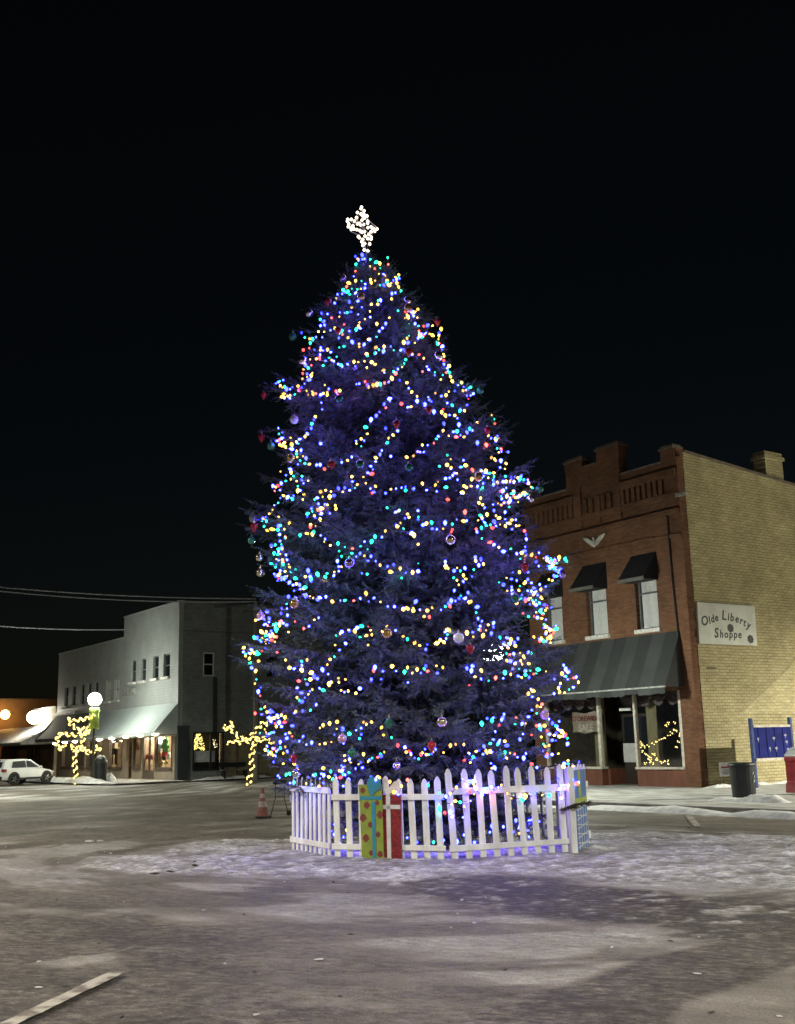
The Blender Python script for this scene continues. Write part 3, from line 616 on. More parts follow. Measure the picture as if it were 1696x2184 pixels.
# glowing gold balls strung on thin lines behind the shop glass
M_GOLD = emat('gold_bulb', (1., .74, .24), 4.)
def pt_in(px, b): return plane(px[0], px[1], VV, RV-b)
def z4(x, y): return ((1440+x/4.038)*.81656, (1780+y/4.038)*.81656)
gl = {'glowing gold dots in a line slanting across the shop window': [(1075,655),(1110,635),(1150,612),(1195,590),(1240,565),(1270,540),(1300,515),(1330,525),(1370,535)],
      'heap of glowing gold dots low in the shop window': [(905,655),(930,640),(945,650),(960,670),(985,690),(1020,680),(935,705),(970,735),(1000,770),(1030,790),(1060,770),(1085,770),(1050,800),(1025,820),(1060,835),(1100,820),(1000,865),(1040,860),(1075,870),(1120,835),(1150,855),(1190,850),(1220,840),(1235,865)],
      'short spray of glowing gold dots at the right of the shop window': [(1240,440),(1215,460),(1305,435),(1350,430),(1360,575),(1335,640),(1325,700)]}
for lb, pts in gl.items():
    q0 = pt_in(z4(*pts[0]), -.35); t = thing('light_garland', lb, 'light garland', q0, 0.)
    mb = MB(); wp = []
    for i, p_ in enumerate(pts):
        w_ = pt_in(z4(*p_), -.35)-q0; wp.append(tuple(w_))
        for k_ in range(3): mb.ball((w_[0]+random.uniform(-.05,.05), w_[1]+random.uniform(-.03,.03), w_[2]+random.uniform(-.04,.04)), .017, 5, 4)
    mb.build('bulb', M_GOLD, t)['kind'] = 'stuff'; MB().tube(wp, .005, 4).build('wire', M_PIPE, t)
def point(name, p, watts, col, r=.2):
    l = bpy.data.lights.new(name, 'POINT'); l.energy = watts; l.color = col; l.shadow_soft_size = r
    o = bpy.data.objects.new(name, l); o.location = p; COL.objects.link(o); return o
# ------------------------------------------------------------------ left: long grey two-storey shop building on the far corner
M_SIDE = lines('grey_lap_siding', (.30,.31,.30), (.17,.18,.175), 'z', .16, .6, .55, .25)
M_DGREY = brick('dark_grey_painted_block', (.20,.215,.21), (.17,.185,.18), (.15,.16,.158), 'y', .4, .2, .3)
M_CAPM = pmat('pale_metal_flashing', (.4,.42,.42), (.28,.3,.3), rough=.4, metal=.3)
M_AWN = lines('ribbed_metal_awning', (.50,.55,.54), (.30,.34,.33), 'x', .46, 1., .45, .12, .1)
M_WOOD = lines('grey_brown_boards', (.30,.25,.19), (.14,.115,.085), 'x', .18, .6, .7, .3)
M_BRN = pmat('brown_trim', (.10,.075,.055), (.06,.045,.035), rough=.6)
Lb = thing('corner_shop_building', 'long grey sided two-storey corner building with ribbed awning and dark side wall', 'building', S(LU, LV), ROT)
up1 = [(1.24, 2.14), (2.86, 3.71), (4.76, 5.57), (6.34, 7.12)]; up2 = [(8.94, 9.84), (10.5, 11.35), (12.75, 13.5), (14.1, 14.85), (15.4, 16.15), (17.1, 17.94), (18.66, 19.48)]
mb = MB()
mb.wall(.02, 8.45, 2.5, 9.62, [(a, b_, 5.6, 6.88) for a, b_ in up1], -.25, 0)
mb.wall(8.45, 21, 2.5, 8.36, [(a, b_, 4.67, 5.98) for a, b_ in up2], -.25, 0)
mb.build('wall', M_SIDE, Lb)
MB().box(-.03, 8.5, -.3, .04, 9.622, 9.70).box(8.452, 21.05, -.3, .04, 8.362, 8.44).box(-.035, .02, .002, .05, 2.9, 9.62).build('flashing', M_CAPM, Lb)
sw = MB(); sw.wall(-13, -.26, 0, 9.62, [(-2.70, -.86, .45, 2.5), (-2.08, -1.42, 5.55, 6.85), (-6.1, -5.3, 5.5, 6.8)], 0, .3, 'y'); sw.build('side_wall', M_DGREY, Lb)
MB().box(-.04, .34, -13, -.302, 9.622, 9.7).box(-.02, -.001, -13, -.3, 8.0, 8.05).build('side_flashing', pmat('grey_flashing', (.09,.095,.095), rough=.5), Lb)
MB().box(-.09, .3, -.62, .03, 0, 2.78).box(-.11, .32, -.66, .05, 2.782, 2.86).build('corner_pier', pmat('blue_black_boards', (.032,.038,.042), (.02,.024,.027), rough=.5, stretch=(6,6,.5)), Lb)
MB().box(.31, 8.4, -13, -.31, 9.0, 9.2).box(8.4, 21, -13, -.31, 7.9, 8.1).box(20.7, 21, -13, -.26, 0, 7.89).box(.31, 20.69, -13, -12.7, 0, 7.89).box(8.1, 8.4, -13, -.31, 8.11, 9.0).build('roof', pmat('dark_roof', (.04,.04,.04)), Lb)
def fwin(a0, a1, z0, z1, lt=False):
    return window(Lb, a0, a1, z0, z1, -.12, M_GLASS if lt else M_GLASSD, M_WFR if not lt else pmat('pale_window_frame', (.4,.4,.38), (.3,.3,.29)), True, lt)
for i, (a, b_) in enumerate(up1): fwin(a, b_, 5.6, 6.88)
for i, (a, b_) in enumerate(up2): fwin(a, b_, 4.67, 5.98, i < 2)
# side windows (built in the same way, turned onto the side wall)
def swin(y0, y1, z0, z1, fm, lbl=None):
    t = .06; f = MB()
    f.box(-.03, .05, y0, y0+t, z0, z1); f.box(-.03, .05, y1-t, y1, z0, z1); f.box(-.03, .05, y0+t, y1-t, z0, z0+t); f.box(-.03, .05, y0+t, y1-t, z1-t, z1); f.box(-.02, .05, y0+t, y1-t, (z0+z1)/2-.03, (z0+z1)/2+.03)
    w = f.build('window', fm, Lb); MB().box(.06, .07, y0+.02, y1-.02, z0+.02, z1-.02).build('pane', M_GLASSD, w)
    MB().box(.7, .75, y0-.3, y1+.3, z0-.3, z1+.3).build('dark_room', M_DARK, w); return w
M_PFR = pmat('pale_vinyl_frame', (.55,.55,.54), (.42,.42,.41), rough=.5)
swin(-2.08, -1.42, 5.55, 6.85, M_PFR); swin(-6.1, -5.3, 5.5, 6.8, pmat('grey_vinyl_frame', (.2,.2,.2)))
MB().box(-.06, -.003, -2.28, -2.05, 2.5, 5.5).build('vent_chase', pmat('dark_sheet_metal', (.03,.032,.032), rough=.45), Lb)
f = MB(); f.box(-.05,.06,-2.70,-2.62,.45,2.5); f.box(-.05,.06,-.94,-.86,.45,2.5); f.box(-.05,.06,-2.62,-.94,.45,.53); f.box(-.05,.06,-2.62,-.94,2.42,2.5); f.box(-.04,.06,-1.98,-1.9,.53,2.42)
w = f.build('side_window', pmat('black_frame', (.02,.022,.024), rough=.4), Lb); MB().box(.07,.08,-2.62,-.94,.53,2.42).build('pane', glass('clear_shop_glass', (.03,.03,.03), .10), w)
MB().box(1.15, 1.2, -3.0, -.6, 0, 2.48).build('partition', pmat('dim_partition', (.07,.065,.055), (.04,.036,.03), scale=2), Lb)  # dark sheet added to keep the side window from looking too bright
# buff lower wall at the right of the dark wall
MB().box(-.012, -.002, -6.5, -2.85, 0, 2.28).build('buff_panel', pmat('tan_block_paint', (.23,.19,.11), (.16,.13,.075), rough=.85, scale=3, bump=.4), Lb)
MB().box(-.05, -.013, -3.55, -3.48, 0, 2.25).build('panel_post', M_BRN, Lb)
# awnings: ribbed metal (right stretch) and dark (left stretch)
B = 1.4; zt = 4.10; zb = 2.52
def awning(a0, a1, mat, name, ends=True):
    mb = MB(); J = 8; n = 40; vs = []
    for i in range(n+1):
        x = a0+(a1-a0)*i/n
        for j in range(J+1): t = j/J; vs.append((x, .004+B*t, zt+(zb-zt)*t-.09*math.sin(math.pi*t)))
    mb.add(vs, [(i*(J+1)+j, (i+1)*(J+1)+j, (i+1)*(J+1)+j+1, i*(J+1)+j+1) for i in range(n) for j in range(J)])
    for x in (a0, a1): mb.add([(x, .004, zt), (x, .004, zb-.1), (x, B, zb-.1), (x, .004+B, zb)], [(0, 1, 2, 3)])
    mb.box(a0, a1, B-.02, B+.03, zb-.16, zb-.005)
    return mb.build(name, mat, Lb)
awn = awning(.02, 12.3, M_AWN, 'ribbed_awning'); awn2 = awning(12.6, 21.0, pmat('dark_shingle_awning', (.14,.14,.14), (.09,.09,.09), rough=.8, scale=6, stretch=(1,3,3)), 'shingle_awning')
MB().box(0.05, 21, .05, B-.05, zb-.2, zb-.16).build('soffit', pmat('pale_soffit', (.5,.46,.38), (.4,.37,.3)), Lb)
# the shop front under the awning
dz = 2.36
fr = MB()
holes = [(.79, 3.15, .6, dz), (3.3, 5.1, .02, dz), (5.25, 6.55, .6, dz), (6.68, 7.65, .0, dz), (8.25, 10.55, .6, dz), (11.4, 12.3, .0, dz), (12.7, 14.6, .6, dz), (15.0, 17.0, .6, dz), (17.4, 19.6, .6, dz)]
fr.wall(.31, 20.69, 0, 2.49, holes, -.2, -.02); fr.build('shop_front', M_WOOD, Lb)
for x0, x1, z0, z1 in holes:
    if z0 < .1: continue
    fm = MB(); pn = MB()
    fm.box(x0, x0+.07, -.16, 0.01, z0, z1); fm.box(x1-.07, x1, -.16, .01, z0, z1); fm.box(x0+.07, x1-.07, -.16, .01, z0, z0+.07); fm.box(x0-.04, x1+.04, .011, .09, z0-.06, z0)
    pn.box(x0+.07, x1-.07, -.1, -.09, z0+.07, z1); fmo = fm.build('shop_window', M_BRN, Lb); pn.build('pane', glass('clear_shop_glass', (.03,.03,.03), .10), fmo)

dd = MB(); dd.box(3.3, 3.4, -.16, -.06, .02, dz); dd.box(5.0, 5.1, -.16, -.06, .02, dz); dd.box(3.4, 5.0, -.16, -.06, .02, .5); dd.box(4.15, 4.25, -.16, -.06, .5, dz)
do = dd.build('door', M_BRN, Lb); [MB().box(x0, x0+.75, -.12, -.11, .5, dz).build('pane', glass('clear_shop_glass'), do) for x0 in (3.4, 4.25)]
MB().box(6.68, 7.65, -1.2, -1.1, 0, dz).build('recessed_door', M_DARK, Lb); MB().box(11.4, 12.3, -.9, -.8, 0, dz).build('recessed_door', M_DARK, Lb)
rm = MB(); rm.box(.32, 20.6, -3.1, -3.05, 0, 2.5); rm.box(.32, 20.6, -3.05, -.21, 2.495, 2.55); rm.box(.32, 20.6, -3.05, -.21, -.03, .02); rm.box(8.0, 8.05, -3, -.21, .02, 2.49); rm.box(5.15, 5.2, -3., -.21, .02, 2.49)
rm.build('shop_interior', pmat('warm_shop_interior', (.35,.26,.17), (.2,.15,.1), scale=3, rough=.9), Lb)
MB().box(6.2, 7.7, .003, .3, 4.85, 5.25).box(6.3, 7.6, .301, .32, 4.9, 5.2).build('air_conditioner', pmat('dirty_grille', (.3,.3,.28), (.1,.1,.095), scale=5, stretch=(4,1,1)), Lb, bevel=.02)
MB().box(17.2, 21, .003, .25, 4.12, 4.3).build('snowy_ledge', M_SNOW, Lb)
def onL(a, b, z): return S(LU+a, LV-b, z)
# dome lights under the awning edge
M_DOME = emat('awning_lamp', (1., .88, .62), 50.)
def z12(x, y): return ((200+x/4.711)*.81656, (1740+y/4.711)*.81656)
def z11(x, y): return ((x/4.711)*.81656, (1780+y/4.711)*.81656)
spots = [z12(970,822), z12(780,840), z12(605,858), z12(435,876), z12(280,892), z11(925,727), z11(800,738), z11(680,752)]
words = ['second lamp from', 'third lamp from', 'fourth lamp from', 'fifth lamp from']
lbls = ['lit lamp dome under the ribbed awning nearest the dark corner', 'lit lamp dome under the ribbed awning, second from the dark corner', 'lit lamp dome under the ribbed awning, third from the dark corner', 'lit lamp dome under the ribbed awning above the recessed doorway, fourth from the corner',
        'lit lamp dome under the ribbed awning, beside the lamp-post', 'lit lamp dome under the dark awning just left of the lamp-post', 'lit lamp dome under the dark awning, middle of its three', 'lit lamp dome under the dark awning, farthest from the lamp-post']
for i, px in enumerate(spots):
    p = plane(px[0], px[1], VV, LV-B-.06); t = thing('awning_lamp', lbls[i], 'lamp', tuple(p), ROT, 'lamps along the shop awning')
    MB().lathe([(.015,.10),(.19,.02),(.21,0),(.20,-.02),(.01,-.03)], 12).build('shade', pmat('white_enamel', (.7,.7,.66)), t)
    MB().lathe([(.17,-.04),(.17,-.06),(.10,-.11),(.01,-.13)], 12).build('bulb', M_DOME, t)
# goods in the lit windows
def goods(name, label, cat, mb, col, px, b=-.5, col2=None, **k):
    p = plane(px[0], px[1], VV, LV-b)
    return small(name, label, cat, mb, pmat(name+'_'+str(len(MATS)), col, col2), tuple(p), **k)
def Q(x, y): return z12(x, y)
goods('towel_stack', 'tall stack of folded cream towels in the bright corner shop window', 'towels', MB().box(-.42,.42,-.2,.2,0,.13).box(-.40,.42,-.2,.2,.14,.27).box(-.42,.40,-.2,.2,.28,.42).box(-.41,.42,-.2,.2,.43,.56).box(-.4,.4,-.2,.2,.57,.72), (.7,.62,.42), Q(1015,1255), bevel=.04)
goods('green_jacket', 'bright green jacket hanging in the corner shop window', 'jacket', MB().lathe([(.30,-.42),(.32,-.2),(.26,.1),(.28,.28),(.12,.4),(.05,.42)], 14, sy=.4).tube([(.26,0,.26),(.40,0,-.02),(.42,.05,-.25)], [.08,.07,.06]).tube([(-.26,0,.26),(-.40,0,-.02),(-.42,.05,-.25)], [.08,.07,.06]), (.18,.5,.16), Q(1100,960), smooth=True)
goods('white_shirt', 'pale blue-white shirt hanging beside the green jacket', 'shirt', MB().lathe([(.24,-.4),(.24,0),(.26,.24),(.10,.36),(.05,.38)], 14, sy=.4).tube([(.24,0,.2),(.36,0,-.1)], [.08,.06]).tube([(-.24,0,.2),(-.36,0,-.1)], [.08,.06]), (.55,.68,.66), Q(1020,985), smooth=True)
goods('red_handbag', 'red handbag among the goods of the corner shop window', 'bag', MB().box(-.2,.2,-.08,.08,-.16,.12).tube([(-.14,0,.12),(-.1,0,.26),(.1,0,.26),(.14,0,.12)], .02), (.5,.06,.06), Q(1085,1080), bevel=.03)
goods('straw_hat', 'round yellow straw hat low in the corner shop window', 'hat', MB().lathe([(.22,-.02),(.22,.0),(.13,.03),(.12,.14),(.02,.17)], 14, sy=.9), (.62,.52,.2), Q(1110,1200), smooth=True)
goods('orange_basket', 'small orange basket beside the red handbag in the shop window', 'basket', MB().lathe([(.10,-.12),(.16,.1),(.17,.12),(.14,.12),(.09,-.1)], 12), (.6,.28,.06), Q(1030,1095))
goods('glass_jar', 'pale jar at the right end of the corner shop window', 'jar', MB().lathe([(.1,-.18),(.12,-.14),(.12,.1),(.07,.16),(.08,.22),(.01,.22)], 12), (.5,.55,.5), Q(1140,1100))
goods('cushion', 'dark round cushion beside the yellow straw hat in the window', 'cushion', MB().ball((0,0,0), .2, sq=(1,.5,.8)), (.05,.03,.03), Q(1080,1130), smooth=True)
goods('orange_poster', 'large orange and brown poster inside the corner shop door', 'poster', MB().box(-.75,.75,-.01,.01,-.5,.5), (.5,.2,.08), Q(870,960), b=-.8, col2=(.16,.09,.05))
goods('red_banner', 'red-orange banner across the glass of the corner shop door', 'banner', MB().prism([(-.75,-.13),(.72,-.09),(.75,.2),(-.72,.14)], -.01, .01, 'y'), (.6,.09,.06), Q(880,1125), b=-.3)
goods('red_ornament', 'red and white figurine on a shelf left of the shop door', 'figurine', MB().lathe([(.16,-.2),(.18,-.05),(.12,.08),(.13,.14),(.09,.25),(.01,.34)], 12), (.6,.2,.12), Q(735,990), smooth=True)
goods('white_teddy', 'pale stuffed toy sitting low beside the shop door', 'toy', MB().ball((0,0,-.1), .17).ball((0,0,.12), .12).ball((-.09,0,.22), .05).ball((.09,0,.22), .05).ball((-.1,.12,-.22), .07).ball((.1,.12,-.22), .07), (.6,.56,.48), Q(735,1240), smooth=True)
goods('shelf_boxes', 'row of cream boxes on the upper shelf of the brown-framed window', 'boxes', MB().box(-.5,-.1,-.1,.1,0,.3).box(-.08,.3,-.1,.1,0,.22).box(.32,.6,-.1,.1,0,.28).box(-.7,.75,-.15,.15,-.05,-.002), (.55,.47,.33), Q(455,1005), bevel=.01)
goods('cream_pitcher', 'tall cream pitcher standing in the window by the dark doorway', 'pitcher', MB().lathe([(.18,-.4),(.2,-.2),(.16,.2),(.14,.38),(.17,.48),(.12,.48)], 14).tube([(.15,0,.3),(.3,0,.2),(.28,0,-.05),(.17,0,-.15)], .025), (.6,.52,.33), Q(375,1180), b=-.35, smooth=True)
goods('display_stand', 'small brown display stand with a pale card beside the cream pitcher', 'stand', MB().box(-.22,.22,-.04,.04,-.1,.5).box(-.26,.26,-.15,.15,-.3,-.1), (.42,.34,.2), Q(445,1190), b=-.35, bevel=.02)
goods('white_lantern', 'bright white lantern cluster hanging high in the corner shop window', 'lantern', MB().ball((-.1,0,.1), .14).ball((.14,0,-.08), .15).ball((-.18,0,-.14), .13).ball((.42,0,.16), .13).tube([(-.1,0,.22),(-.1,0,.4)], .01).tube([(.42,0,.28),(.42,0,.4)], .01), (.9,.9,.85), Q(1015,900), b=-.35, smooth=True).data.materials[0] = emat('lit_lantern', (1,.95,.85), 4.)
for a_, b2_, pw in ((1.9, -.9, 75.), (4.2, -.8, 75.), (5.9, -.9, 40.), (9.4, -.9, 40.), (13.6, -.9, 22.), (16., -.9, 22.), (18.5, -.9, 16.)): point('ceiling_lamp_light', tuple(onL(a_, b2_, 2.3)), pw*LW['shop'], (1., .86, .62), .15)
# lit little tree inside the dark side window
p = plane(*z12(1500, 1040), UU, LU+.55)
it = thing('window_christmas_tree', 'small yellow-lit tree standing inside the dark side window', 'tree', tuple(p), ROT)
cb = MB(); bb = MB()
for i in range(130):
    z = 1.02*random.random()**1.3; r = .48*(1-z/1.1)*random.uniform(.35, 1.); q_ = random.uniform(0, 6.28); cb.tube([(0,0,z+.1),(r*math.cos(q_), r*math.sin(q_), z)], [.05,.012], 4)
    for k_ in range(2): bb.ball((r*math.cos(q_+.3*k_), r*math.sin(q_+.3*k_), z+.03), .032, 6, 4)
cb.build('crown', pmat('dark_fir', (.02,.035,.02)), it); bb.build('bulb', emat('yellow_bulb', (1.,.78,.22), 2.6), it)['kind'] = 'stuff'
MB().box(-.5, .5, -.75, .5, -.62, -.02).build('stand', pmat('pale_table_cloth', (.42,.43,.42), (.3,.31,.3)), it)
wg = MB()
for i in range(16): wg.ball((.0, -.75-.05*(i % 4)-random.random()*.22, .15+random.random()*.45), .022, 6, 4)
small('window_spray', 'spray of small pale lights right of the tree in the side window', 'light spray', wg, emat('pale_bulb', (1.,.85,.5), 2.5), tuple(p))
p = plane(500, 1628, UU, LU-1.0); bx = thing('bench', 'dark bench under the side window with a pale worn edge', 'bench', S(LU-1.0, p@VV, 0), ROT)
MB().box(-.22,.22,-.8,.8,.42,.48).build('seat', pmat('worn_bench_top', (.16,.16,.15), (.05,.05,.05)), bx, bevel=.01); MB().box(.2,.26,-.8,.8,.6,.85).build('backrest', M_DARK, bx)
for y in (-.65, .65): MB().box(-.2,.2,y-.04,y+.04,0,.42).build('leg', M_DARK, bx)

# ------------------------------------------------------------------ farther left: shop with a snowy canopy, and a brown building behind
nbd = thing('canopy_shop_building', 'low pale shop with a snow-covered canopy beyond the grey building', 'building', onL(21.3, 0, 0), ROT)
MB().box(0, 5.2, -8, -.01, 0, 4.7).box(5.2, 13, -8, -.012, 0, 3.3).build('wall', pmat('pale_stucco', (.6,.55,.42), (.48,.43,.32), rough=.9, scale=1.5), nbd)
MB().prism([(-.005, 3.55), (-.005, 2.2), (2.3, 2.2), (2.3, 2.35)], .1, 13.5, 'x').build('canopy', M_SNOW, nbd, bevel=.05)
MB().wall(.0, 13, 0, 2.15, [(1., 3.4, .7, 1.9), (4.2, 5.2, 0, 2), (6., 9., .7, 1.9)], .002, .12).build('shop_front', pmat('log_brown', (.12,.08,.045), (.07,.045,.025), rough=.9, scale=3, stretch=(1,1,5), bump=.6), nbd)
[MB().box(x0,x1,.003,.02,z0,z1).build('window' if z0 else 'door', M_GLASSD, nbd) for x0, x1, z0, z1 in ((1,3.4,.7,1.9),(4.2,5.2,0,2),(6,9,.7,1.9))]
MB().box(-.06, 5.26, -8, .05, 4.702, 4.8).box(5.21, 13, -8, .0, 3.302, 3.4).build('roof', M_SNOW, nbd)
bbd = thing('brown_building', 'plain brown two-storey building in the distance at the picture edge', 'building', onL(37, 0, 0), ROT)
hB = plane(60, 1494, UU, LU+37)[2]
MB().box(0, 12, -16, 26, 0, hB).build('wall', pmat('brown_render', (.22,.15,.09), (.16,.11,.065), rough=.9, scale=1.), bbd)
MB().box(-.1, 12, -16, 26, hB, hB+.15).box(3, 5, 2.2, 3.6, hB+.15, hB+.7).build('roof', M_CAP, bbd)
# wall lamps there
def globe_lamp(name, label, px, v, r, mat, watts, col, arm=True):
    p = plane(px[0], px[1], VV, v); t = thing(name, label, 'lamp', tuple(p), ROT)
    MB().ball((0,0,0), r, 16, 10).build('globe', mat, t, smooth=True)
    if arm: MB().tube([(0,-.6,.1),(0,-.3,.25),(0,0,r)], .03).build('arm', M_PIPE, t)
    return t, p
t, p = globe_lamp('wall_lamp', 'glaring white lamp on the pale shop beyond the grey building', (72, 1530), LV-.75, .46, emat('white_glare', (1., .93, .74), LW['white']), 0, None)
t, p = globe_lamp('wall_lamp', 'glowing orange lamp in front of the distant brown building', (11, 1524), plane(11, 1524, UU, LU+35.6)@VV, .36, emat('orange_glare', (1., .50, .13), LW['orange']), 0, None)

# ------------------------------------------------------------------ street lamps
def street_lamp(label, pbase, zg, lit=True, gr=.36):
    t = thing('street_lamp', label, 'street lamp', pbase, ROT, 'globe street lamps on the pavement')
    MB().lathe([(.20,0),(.20,.12),(.14,.3),(.09,.5),(.075,.6),(.06,zg-.75),(.06,zg-.7)], 12).build('post', pmat('dark_green_iron', (.03,.035,.032), rough=.5), t)
    MB().lathe([(.06,zg-.70),(.13,zg-.62),(.10,zg-.5),(.16,zg-.42),(.2,zg-.30),(.05,zg-.29)], 12).build('collar', pmat('dark_green_iron'  , (.03,.035,.032)), t)
    MB().ball((0,0,zg), gr, 18, 12).build('globe', emat('lamp_globe_'+('b' if 'glimpsed' in label else 'a'), (.93, 1., .87), LW['lampR'] if 'glimpsed' in label else LW['lampL']), t, smooth=True)
    (MB().lathe([(gr*1.45,zg+.21),(gr*1.47,zg+.23),(gr*1.1,zg+gr*.9),(gr*.5,zg+gr+.05),(.03,zg+gr+.1),(.02,zg+gr+.2)], 18) if 'glimpsed' in label else MB().lathe([(.07,zg+gr-.03),(.06,zg+gr+.04),(.02,zg+gr+.1)], 10)).build('cap', pmat('dark_green_iron', (.03,.035,.032)), t)
    return t
pl_ = ground(197, 1668); dl = np.hypot(*pl_[:2]); 
def zat(px, p): k = ray(*px); tt = np.hypot(p[0], p[1])/np.hypot(k[0], k[1]); return CH + k[2]*tt
zg = zat((193, 1492), pl_); lampL = street_lamp('lit globe street lamp in front of the grey corner building', S(pl_@UU, pl_@VV), zg)
# leaf-green garland round its neck
gb = MB(); bz = []
for i in range(150): q_ = i*.55; bz.append((.17*math.cos(q_), .17*math.sin(q_), -.45-.0075*i))
gb.tube(bz, .05, 5)
for i in range(260):
    q_ = random.uniform(0, 6.28); z = -.45-1.1*random.random(); gb.tube([(.16*math.cos(q_), .16*math.sin(q_), z), (.3*math.cos(q_+.3), .3*math.sin(q_+.3), z-.06+random.uniform(-.06,.06))], [.02,.004], 3)
small('pole_garland', 'leafy green garland wrapped under the globe of the street lamp', 'garland', gb, pmat('fir_garland', (.5,.62,.14), (.3,.42,.08), scale=12), (pl_[0], pl_[1], zg))
k_ = ray(1050, 1392); dh = 34.2/np.hypot(k_[0], k_[1]); lp = CAM+k_*dh
street_lamp('lit globe street lamp glimpsed through the decorated spruce', (lp[0], lp[1], 0), lp[2])

# ------------------------------------------------------------------ poles and cables
pp = plane(546, 1640, UU, 51.5); pole = thing('utility_pole', 'grey utility pole beside the spruce in front of the dark wall', 'utility pole', (pp[0], pp[1], 0), 0.)
pz = zat((545, 1283), pp)
MB().tube([(0,0,0),(0,0,pz/2),(0,0,pz)], [.16,.14,.11], 10).build('post', pmat('weathered_pole', (.16,.14,.12), (.10,.085,.07), rough=.9, scale=4, stretch=(4,4,.4)), pole)
MB().box(-.7,.7,-.06,.06,pz-.55,pz-.42).build('crossarm', M_BRN, pole)
M_CAB = pmat('cable_sheath', (.30,.31,.33), (.22,.23,.25), rough=.5)
def cable(label, px0, px1, u0, u1, sag=.35, r=.035):
    a = plane(px0[0], px0[1], UU, u0); b_ = plane(px1[0], px1[1], UU, u1); pts = []
    for i in range(25): t = i/24; q_ = a+(b_-a)*t; pts.append((q_[0]-a[0], q_[1]-a[1], q_[2]-a[2]-sag*4*t*(1-t)))
    o = MB().tube(pts, r, 5).build('overhead_cable', M_CAB, None, loc=tuple(a)); tag(o, label, 'cable', 'overhead cables across the street')
cable('upper of two close overhead cables crossing the sky to the pole', (-160, 1236), (546, 1277), 62, 51.4, .25)
cable('lower of two close overhead cables crossing the sky to the pole', (-160, 1241), (546, 1283), 60, 51.6, .35)
cable('single low overhead cable meeting the grey building', (-160, 1320), (266, 1343), 64, LU+8.3, .2)

# ------------------------------------------------------------------ litter bin at the left corner, traffic cone and floodlight by the fence
p = ground(201, 1668); bl_ = thing('litter_bin', 'black domed litter bin with snow on its lid on the far pavement', 'bin', S(p@UU-1.2, p@VV-.1, 0), ROT)
MB().lathe([(.30,0),(.33,.05),(.34,.95),(.36,.96)], 16).build('body', pmat('black_plastic', (.014,.017,.019)), bl_); MB().lathe([(.38,.96),(.38,1.02),(.33,1.18),(.22,1.3),(.01,1.34)], 16).build('lid', pmat('dark_rim', (.02,.022,.024)), bl_, smooth=True); MB().lathe([(.22,1.305),(.20,1.36),(.1,1.41),(.01,1.42)], 12).build('snow_cap', M_SNOW, bl_, smooth=True)
p = ground(560, 1745); CS = .78; cn = thing('traffic_cone', 'worn orange and white traffic cone standing left of the fence', 'traffic cone', (p[0], p[1], float(road_z(np.array(p[0]), np.array(p[1])))+.02), .3)
cn.scale = (.76, .76, CS)
MB().box(-.24,.24,-.24,.24,0,.035).build('base', pmat('black_rubber', (.02,.02,.02)), cn, bevel=.02)
def cr(z): return .185-(.185-.04)*(z-.03)/.8
MB().lathe([(cr(.036),.036),(cr(.30),.30)], 18).lathe([(cr(.46),.46),(cr(.56),.56)], 18).lathe([(cr(.68),.68),(cr(.83),.83),(.03,.84)], 18).build('cone', pmat('dirty_orange', (.20,.075,.058), (.12,.045,.038), scale=7), cn)
MB().lathe([(cr(.30)+.002,.30),(cr(.46)+.002,.46)], 18).lathe([(cr(.56)+.002,.56),(cr(.68)+.002,.68)], 18).build('reflective_band', pmat('dirty_white_band', (.33,.29,.27), (.2,.17,.16), scale=7), cn)
p = ground(597, 1742); fl = thing('floodlight', 'thin black floodlight stand between the cone and the fence', 'floodlight', (p[0], p[1], float(road_z(np.array(p[0]), np.array(p[1])))), .2)
MB().tube([(-.22,0,0),(-.1,0,.45),(-.1,0,.75)], .012).tube([(.22,.1,0),(.1,0,.45),(.12,0,.72)], .012).tube([(-.12,0,.45),(.12,0,.45)], .012).build('stand', M_PIPE, fl)
MB().box(-.16,.16,-.06,.06,.74,.84).box(.16,.26,-.05,.05,.03,.14).build('head', M_DARK, fl, bevel=.015)
